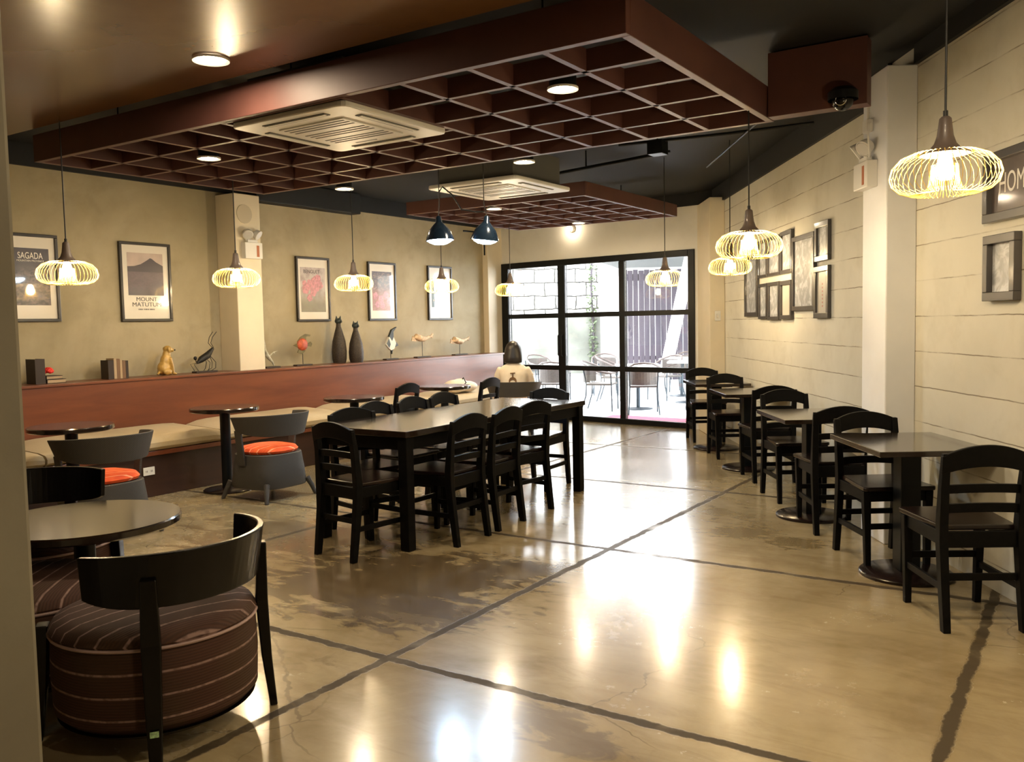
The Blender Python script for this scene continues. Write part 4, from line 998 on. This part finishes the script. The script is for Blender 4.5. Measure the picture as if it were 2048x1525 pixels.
def cat(y, x, h, label):
    t = thing('cat_statue', (x, y, LZ), 0, label, 'statue', 'tall slender cat statues'); k = h/.56
    g = MB(); g.lathe([(0, 0), (.075, 0), (.088, .05*k), (.092, .14*k), (.080, .26*k), (.048, .38*k), (.030, .44*k), (.028, .47*k), (.032, .49*k), (0, .50*k)], 28); g.build('body', M['cat'], t, smooth=True)
    g = MB(); g.ball((0, 0, .505*k), (.042, .046, .038)); g.tube([(.03, 0, .50*k), (.055, 0, .495*k)], [.018, .010], 10)
    for sy in (-1, 1): g.tube([(0, sy*.028, .53*k), (.004, sy*.036, .57*k)], [.016, .002], 8)
    hd = g.build('head', M['fish_black'], t, smooth=True)
    return t
cat(7.80, -7.655, .565, 'taller of the two slender dark cat statues on the ledge')
cat(7.98, -7.545, .50, 'shorter of the two slender dark cat statues on the ledge')
af = T('angelfish_sculpture', 8.68, 'black and white angelfish sculpture on a rod and dark base', 'sculpture'); stand(af, .14, .12)
g = MB(); g.mi = 0; P = [(-.10, .20), (-.03, .30), (.02, .34), (.06, .28), (.10, .21), (.06, .14), (.0, .12), (-.05, .15)]
flat_fin(g, P, .03); g.mi = 1
flat_fin(g, [(-.035, .30), (.02, .39), (.12, .425), (.05, .36), (.05, .29), (.02, .24)], .032); flat_fin(g, [(-.09, .21), (-.04, .28), (-.01, .2), (-.04, .15)], .033); flat_fin(g, [(.07, .24), (.12, .22), (.15, .18), (.08, .16)], .02); flat_fin(g, [(.01, .13), (.05, .16), (.02, .07)], .02)
g.build('body', [M['fish_white'], M['fish_black']], af, bevel=.003)
def bird(y, zc, label, up):
    t = T('bird_sculpture', y, label, 'sculpture', group='pale driftwood sculptures on rods'); stand(t, zc-.03, .15)
    g = MB(); g.tube([(0, -.17, zc+.01*up), (0, -.12, zc+.02), (0, -.05, zc), (0, .04, zc-.015), (0, .13, zc+.005), (0, .22, zc+.03)], [.010, .042, .046, .036, .018, .014], 16); g.build('body', M['driftwood'], t, smooth=True)
    g = MB(); flat_fin(g, [(.17, zc+.02), (.23, zc+.06), (.245, zc+.05), (.22, zc-.005)], .012); flat_fin(g, [(-.16, zc), (-.20, zc+.03), (-.22, zc-.03), (-.12, zc-.045)], .012); g.build('tail_fin', M['driftwood'], t)
bird(9.33, .265, 'pale driftwood sculpture on a rod, left one of two under the farthest poster', 1)
bird(10.18, .205, 'pale driftwood sculpture on a rod, right one, nearest the glazed door', -1)

# ------------------------------------------------------------------ cream bag on the bench
bg = thing('cream_bag', (-6.98, 9.35, .545), 0, 'cream cloth bag lying on the bench near the seated person', 'bag')
g = MB(); g.ball((0, -.12, .09), (.15, .20, .09)); g.ball((.02, .10, .075), (.15, .17, .075)); g.ball((0, -.02, .12), (.10, .12, .07)); g.build('cloth_body', M['shirt'], bg, remesh=.02)
g = MB(); g.tube([(.10, -.1, .08), (.15, -.08, .14), (.08, -.04, .20), (.02, 0, .16)], .008, 8); g.build('strap', M['iron'], bg, smooth=True)

# ------------------------------------------------------------------ seated person (local +y = facing direction)
ps = thing('person', (-6.02, 9.18, -.03), R(118-90), 'seated person with dark bob and cream shirt with brown print, back to us', 'person')
g = MB()
g.ball((0, 0, .54), (.17, .14, .11)); g.tube([(0, -.02, .52), (0, -.04, .66), (0, -.03, .80), (0, -.015, .90), (0, .0, .96)], [.095, .095, .10, .085, .06], 20)
g.ball((0, -.015, .90), (.150, .075, .055)); g.tube([(0, .0, .96), (0, .015, 1.06)], [.055, .05], 14)
g.ball((0, .03, 1.135), (.075, .092, .108)); g.tube([(0, .11, 1.13), (0, .135, 1.11)], [.014, .016], 8); g.ball((0, .10, 1.075), (.04, .03, .03))
for sx in (-1, 1):
    g.ball((sx*.076, .02, 1.13), (.012, .020, .030))
    g.tube([(sx*.150, -.01, .91), (sx*.195, .015, .80), (sx*.21, .06, .70), (sx*.18, .20, .68), (sx*.12, .33, .70)], [.042, .040, .036, .032, .024], 12)
    g.ball((sx*.11, .375, .70), (.030, .045, .016))
    for k in range(4): g.tube([(sx*.11+(k-1.5)*.015, .40, .70), (sx*.11+(k-1.5)*.017, .44+.006*(1.5-abs(k-1.5)), .695), (sx*.11+(k-1.5)*.017, .462, .682)], [.009, .008, .007], 6)
    g.tube([(sx*.11-sx*.03, .36, .70), (sx*.11-sx*.052, .39, .697)], [.010, .008], 6)
    g.tube([(sx*.09, .03, .52), (sx*.10, .25, .53), (sx*.10, .44, .51)], [.085, .072, .058], 14); g.tube([(sx*.10, .44, .51), (sx*.10, .46, .28), (sx*.10, .44, .08)], [.056, .048, .036], 12); g.tube([(sx*.10, .41, .045), (sx*.10, .55, .035)], [.040, .030], 10)
g.build('body', M['skin'], ps, remesh=.011)
def ell(rows, n=28):
    g = MB(); g.rings([[Vector((rx*math.cos(2*PI*j/n), yo+ry*math.sin(2*PI*j/n), z)) for j in range(n)] for z, rx, ry, yo in rows]); return g
g = ell([(.47, .165, .125, -.02), (.55, .165, .125, -.03), (.66, .155, .118, -.045), (.76, .165, .12, -.04), (.85, .178, .118, -.03), (.91, .175, .105, -.02), (.95, .140, .088, -.01), (.975, .085, .07, .0), (.995, .066, .06, .005)])
for sx in (-1, 1): g.tube([(sx*.150, -.015, .918), (sx*.192, .010, .83), (sx*.212, .045, .735), (sx*.205, .10, .69)], [.054, .056, .054, .052], 14)
g.build('shirt', M['shirt'], ps, remesh=.012)
g = MB(); g.ball((0, 0, .515), (.175, .155, .095))
for sx in (-1, 1): g.tube([(sx*.09, .03, .52), (sx*.10, .25, .53), (sx*.10, .44, .51)], [.094, .080, .066], 14); g.tube([(sx*.10, .44, .51), (sx*.10, .46, .28), (sx*.10, .44, .11)], [.065, .056, .046], 12)
g.build('trousers', M['trousers'], ps, remesh=.013)
for sx in (-1, 1):
    g = MB(); g.tube([(sx*.10, .40, .045), (sx*.10, .48, .042), (sx*.10, .57, .034)], [.048, .046, .034], 12); g.build('shoe', M['trousers'], ps, smooth=True)
g = ell([(.985, .104, .055, -.055), (1.00, .116, .068, -.05), (1.05, .117, .078, -.042), (1.12, .110, .092, -.02), (1.17, .101, .102, -.004), (1.21, .086, .096, .008), (1.24, .062, .074, .014), (1.256, .036, .042, .017), (1.262, .012, .014, .018)])
g.build('hair', M['hair'], ps, remesh=.010)
g = MB()   # printed mark on the back of the shirt
Mp = Matrix(((1, 0, 0, 0), (0, 0, -1, -.163), (0, 1, 0, 0), (0, 0, 0, 1)))
arch = [(.048*math.cos(a), .765+.052*math.sin(a)) for a in [PI*k/12 for k in range(13)]]; inner = [(.034*math.cos(a), .745+.036*math.sin(a)) for a in [PI*(12-k)/12 for k in range(13)]]
g.prism([(.048, .70)] + arch + [(-.048, .70), (-.034, .70)] + inner + [(.034, .70)], -.02, .0, Mp)
g.prism([(-.008, .81), (.008, .81), (.006, .87), (-.006, .87)], -.02, 0, Mp); g.prism([(-.030, .858), (.030, .862), (.030, .872), (-.030, .868)], -.021, .0005, Mp); g.prism([(-.02, .72), (.02, .72), (.022, .735), (-.022, .735)], -.02, 0, Mp)
g.build('shirt_print', M['print'], ps)

# ------------------------------------------------------------------ outside the glazed door
g = MB(); g.prism([(-22, 11.9), (-6.0, 11.18), (10, 9.0), (14, 46), (-40, 46)], -.14, -.02); o = g.build('terrace_paving', M['pave']); o['kind'] = 'structure'
def outwall(name, p, q, h, mat, z0=-.02, th=.3):
    p, q = Vector(p), Vector(q); L = (q-p).length; a = math.atan2(q.y-p.y, q.x-p.x)
    g = MB(); g.box(0, L, 0, th, z0, h); mm = Matrix.Translation(p) @ Matrix.Rotation(a, 4, 'Z'); o = g.build(name, mat, M4=mm); o['kind'] = 'structure'; return o
outwall('garden_wall_lower', (-19.0, 14.5, 0), (-11.7, 22.4, 0), 1.62, M['moss_wall'])
outwall('garden_wall_stone', (-19.0, 14.9, 0), (-11.9, 22.7, 0), 4.6, M['stone'], 1.4)
outwall('garden_wall_far', (-12.2, 22.6, 0), (-5.6, 26.6, 0), 4.2, M['out_wall'])
iv = thing('ivy_column', (-11.85, 22.2, 0), 0, 'thin column of green ivy at the corner of the pale garden wall outside', 'plant')
g = MB()
for k in range(420):
    z = random.uniform(.1, 3.6); a = random.uniform(0, 2*PI); r = random.uniform(.02, .16); c = Vector((r*math.cos(a), r*math.sin(a), z)); d = Vector((random.uniform(-1, 1), random.uniform(-1, 1), random.uniform(-.6, .6))).normalized()*.055; e = d.orthogonal().normalized()*.03
    g._f([g.bm.verts.new(c+v) for v in (-d, e, d, -e)])
g.build('leaves', M['leaf'], iv)
g = MB(); g.tube([(0, 0, 0), (.03, .02, 1.2), (-.02, 0, 2.4), (.02, .01, 3.5)], .03, 8); g.build('stem', M['fence'], iv)
fe = thing('plank_fence', (0, 0, 0), 0, 'dark vertical plank fence with light gaps behind the terrace tables', 'fence')
pA, pB = Vector((-9.62, 19.6, -.02)), Vector((-6.9, 21.4, -.02)); nP = 24; aF = math.atan2(pB.y-pA.y, pB.x-pA.x); LF = (pB-pA).length
for i in range(nP):
    g = MB(); w_ = LF/nP; g.box(i*w_, i*w_+w_-.008-.005*(i % 3), 0, .03, 0, 2.72-.02*(i % 2)); g.build('plank', M['fence'], fe, M4=Matrix.Translation(pA) @ Matrix.Rotation(aF, 4, 'Z'))
g = MB(); g.box(0, LF, .03, .08, .5, .6); g.box(0, LF, .03, .08, 2.45, 2.62); g.build('rail', M['fence'], fe, M4=Matrix.Translation(pA) @ Matrix.Rotation(aF, 4, 'Z'))
cn = MB(); cn.prism([(-9.6, 17.0), (1.5, 14.5), (1.5, 30), (-11.6, 23.5)], 2.98, 3.12); o = cn.build('terrace_canopy', M['canopy']); tag(o, 'grey flat canopy over the right part of the terrace', 'canopy')
g = MB(); g.rings([[Vector((x+dx, y+dy, z)) for dx, dy in ((-.13, -.06), (.13, -.06), (.13, .06), (-.13, .06))] for x, y, z in ((-8.35, 19.1, -.02), (-7.62, 19.1, 2.97))]); o = g.build('slanted_post', M['strut']); tag(o, 'white slanted post leaning to the right on the terrace', 'post')
g = MB(); g.prism([(-6.15, 11.42), (-4.72, 11.22), (-4.88, 12.20), (-6.20, 12.26)], -.02, -.008); o = g.build('red_door_mat', M['mat_red']); tag(o, 'pinkish red mat on the terrace just outside the glazed door', 'mat')
def make_out_chair():
    t = thing('terrace_chair', (0, 0, -.02))
    for sx in (-1, 1):
        g = MB(); g.tube([(sx*.24, .22, 0), (sx*.235, .21, .44), (sx*.24, .20, .62)], .012, 8); g.build('leg', M['steel'], t, smooth=True)
        g = MB(); g.tube([(sx*.24, -.30, 0), (sx*.22, -.22, .25), (sx*.215, -.21, .44), (sx*.225, -.26, .70)], .012, 8); g.build('leg', M['steel'], t, smooth=True)
    g = MB(); g.box(-.22, .22, -.21, .22, .425, .455); g.build('seat', M['sling'], t, bevel=.008)
    g = MB(); n = 12; out = []
    for i in range(n+1):
        a = R(-160+140*i/n); out.append([Vector((.235*math.cos(a), -.06+.235*math.sin(a)-.03*(z-.45)-o_, z)) for z, o_ in ((.47, 0), (.47, .01), (.74, .01), (.74, 0))])
    g.rings(out); g.build('back_panel', M['sling'], t)
    g = MB(); g.tube([(-.245, .22, .62), (-.265, 0, .66), (-.25, -.17, .74), (-.14, -.30, .80), (0, -.335, .815), (.14, -.30, .80), (.25, -.17, .74), (.265, 0, .66), (.245, .22, .62)], .017, 8); g.build('curved_top_rail', M['rail_wood'], t, smooth=True)
    return t
oc = make_out_chair()
OCH = [(-5.90, 12.72, 118, 'terrace chair seen from behind, centre of the right door pane'), (-6.75, 12.95, 15, 'terrace chair seen from the side left of the middle bar'),
 (-5.35, 13.75, 200, 'terrace chair facing left at the right end of the glazed door'), (-7.55, 12.75, 110, 'terrace chair behind the seated person'),
 (-7.35, 14.6, 20, 'terrace chair in the second row, left pane side'), (-6.55, 15.1, 250, 'terrace chair beyond the first white table, facing us'),
 (-8.1, 15.7, 300, 'terrace chair far left in the second row'), (-5.75, 15.8, 290, 'terrace chair beyond the second white table'),
 (-6.9, 16.9, 270, 'terrace chair in the third row, middle'), (-5.95, 17.2, 250, 'terrace chair in the third row before the plank fence'), (-9.3, 15.2, 330, 'terrace chair farthest left beside the stone wall')]
for i, (x, y, a, lb) in enumerate(OCH):
    o = oc if i == 0 else copy_tree(oc); o.location = (x, y, -.02); o.rotation_euler = (0, 0, R(a-90)); o['label'] = lb; o['category'] = 'chair'; o['group'] = 'terrace chairs outside'
def make_out_table():
    t = thing('terrace_table', (0, 0, -.02))
    g = MB(); g.box(-.36, .36, -.36, .36, .715, .74); g.build('table_top', M['tabletop_out'], t, bevel=.004)
    g = MB(); g.lathe([(0, .02), (.035, .02), (.035, .715), (0, .715)], 20); g.build('pedestal', M['steel'], t, smooth=True)
    g = MB(); g.lathe([(0, 0), (.25, 0), (.25, .012), (.05, .03), (0, .03)], 28); g.build('base_disc', M['steel'], t, smooth=True)
    return t
ot = make_out_table()
for i, (x, y, a, lb) in enumerate([(-6.28, 13.35, 30, 'white terrace table nearest the glazed door'), (-5.95, 14.75, 20, 'white terrace table in the second row, right'), (-7.9, 13.7, 35, 'white terrace table in the left part of the terrace'), (-6.6, 16.0, 10, 'white terrace table farthest back')]):
    o = ot if i == 0 else copy_tree(ot); o.location = (x, y, -.02); o.rotation_euler = (0, 0, R(a)); o['label'] = lb; o['category'] = 'table'; o['group'] = 'terrace tables outside'
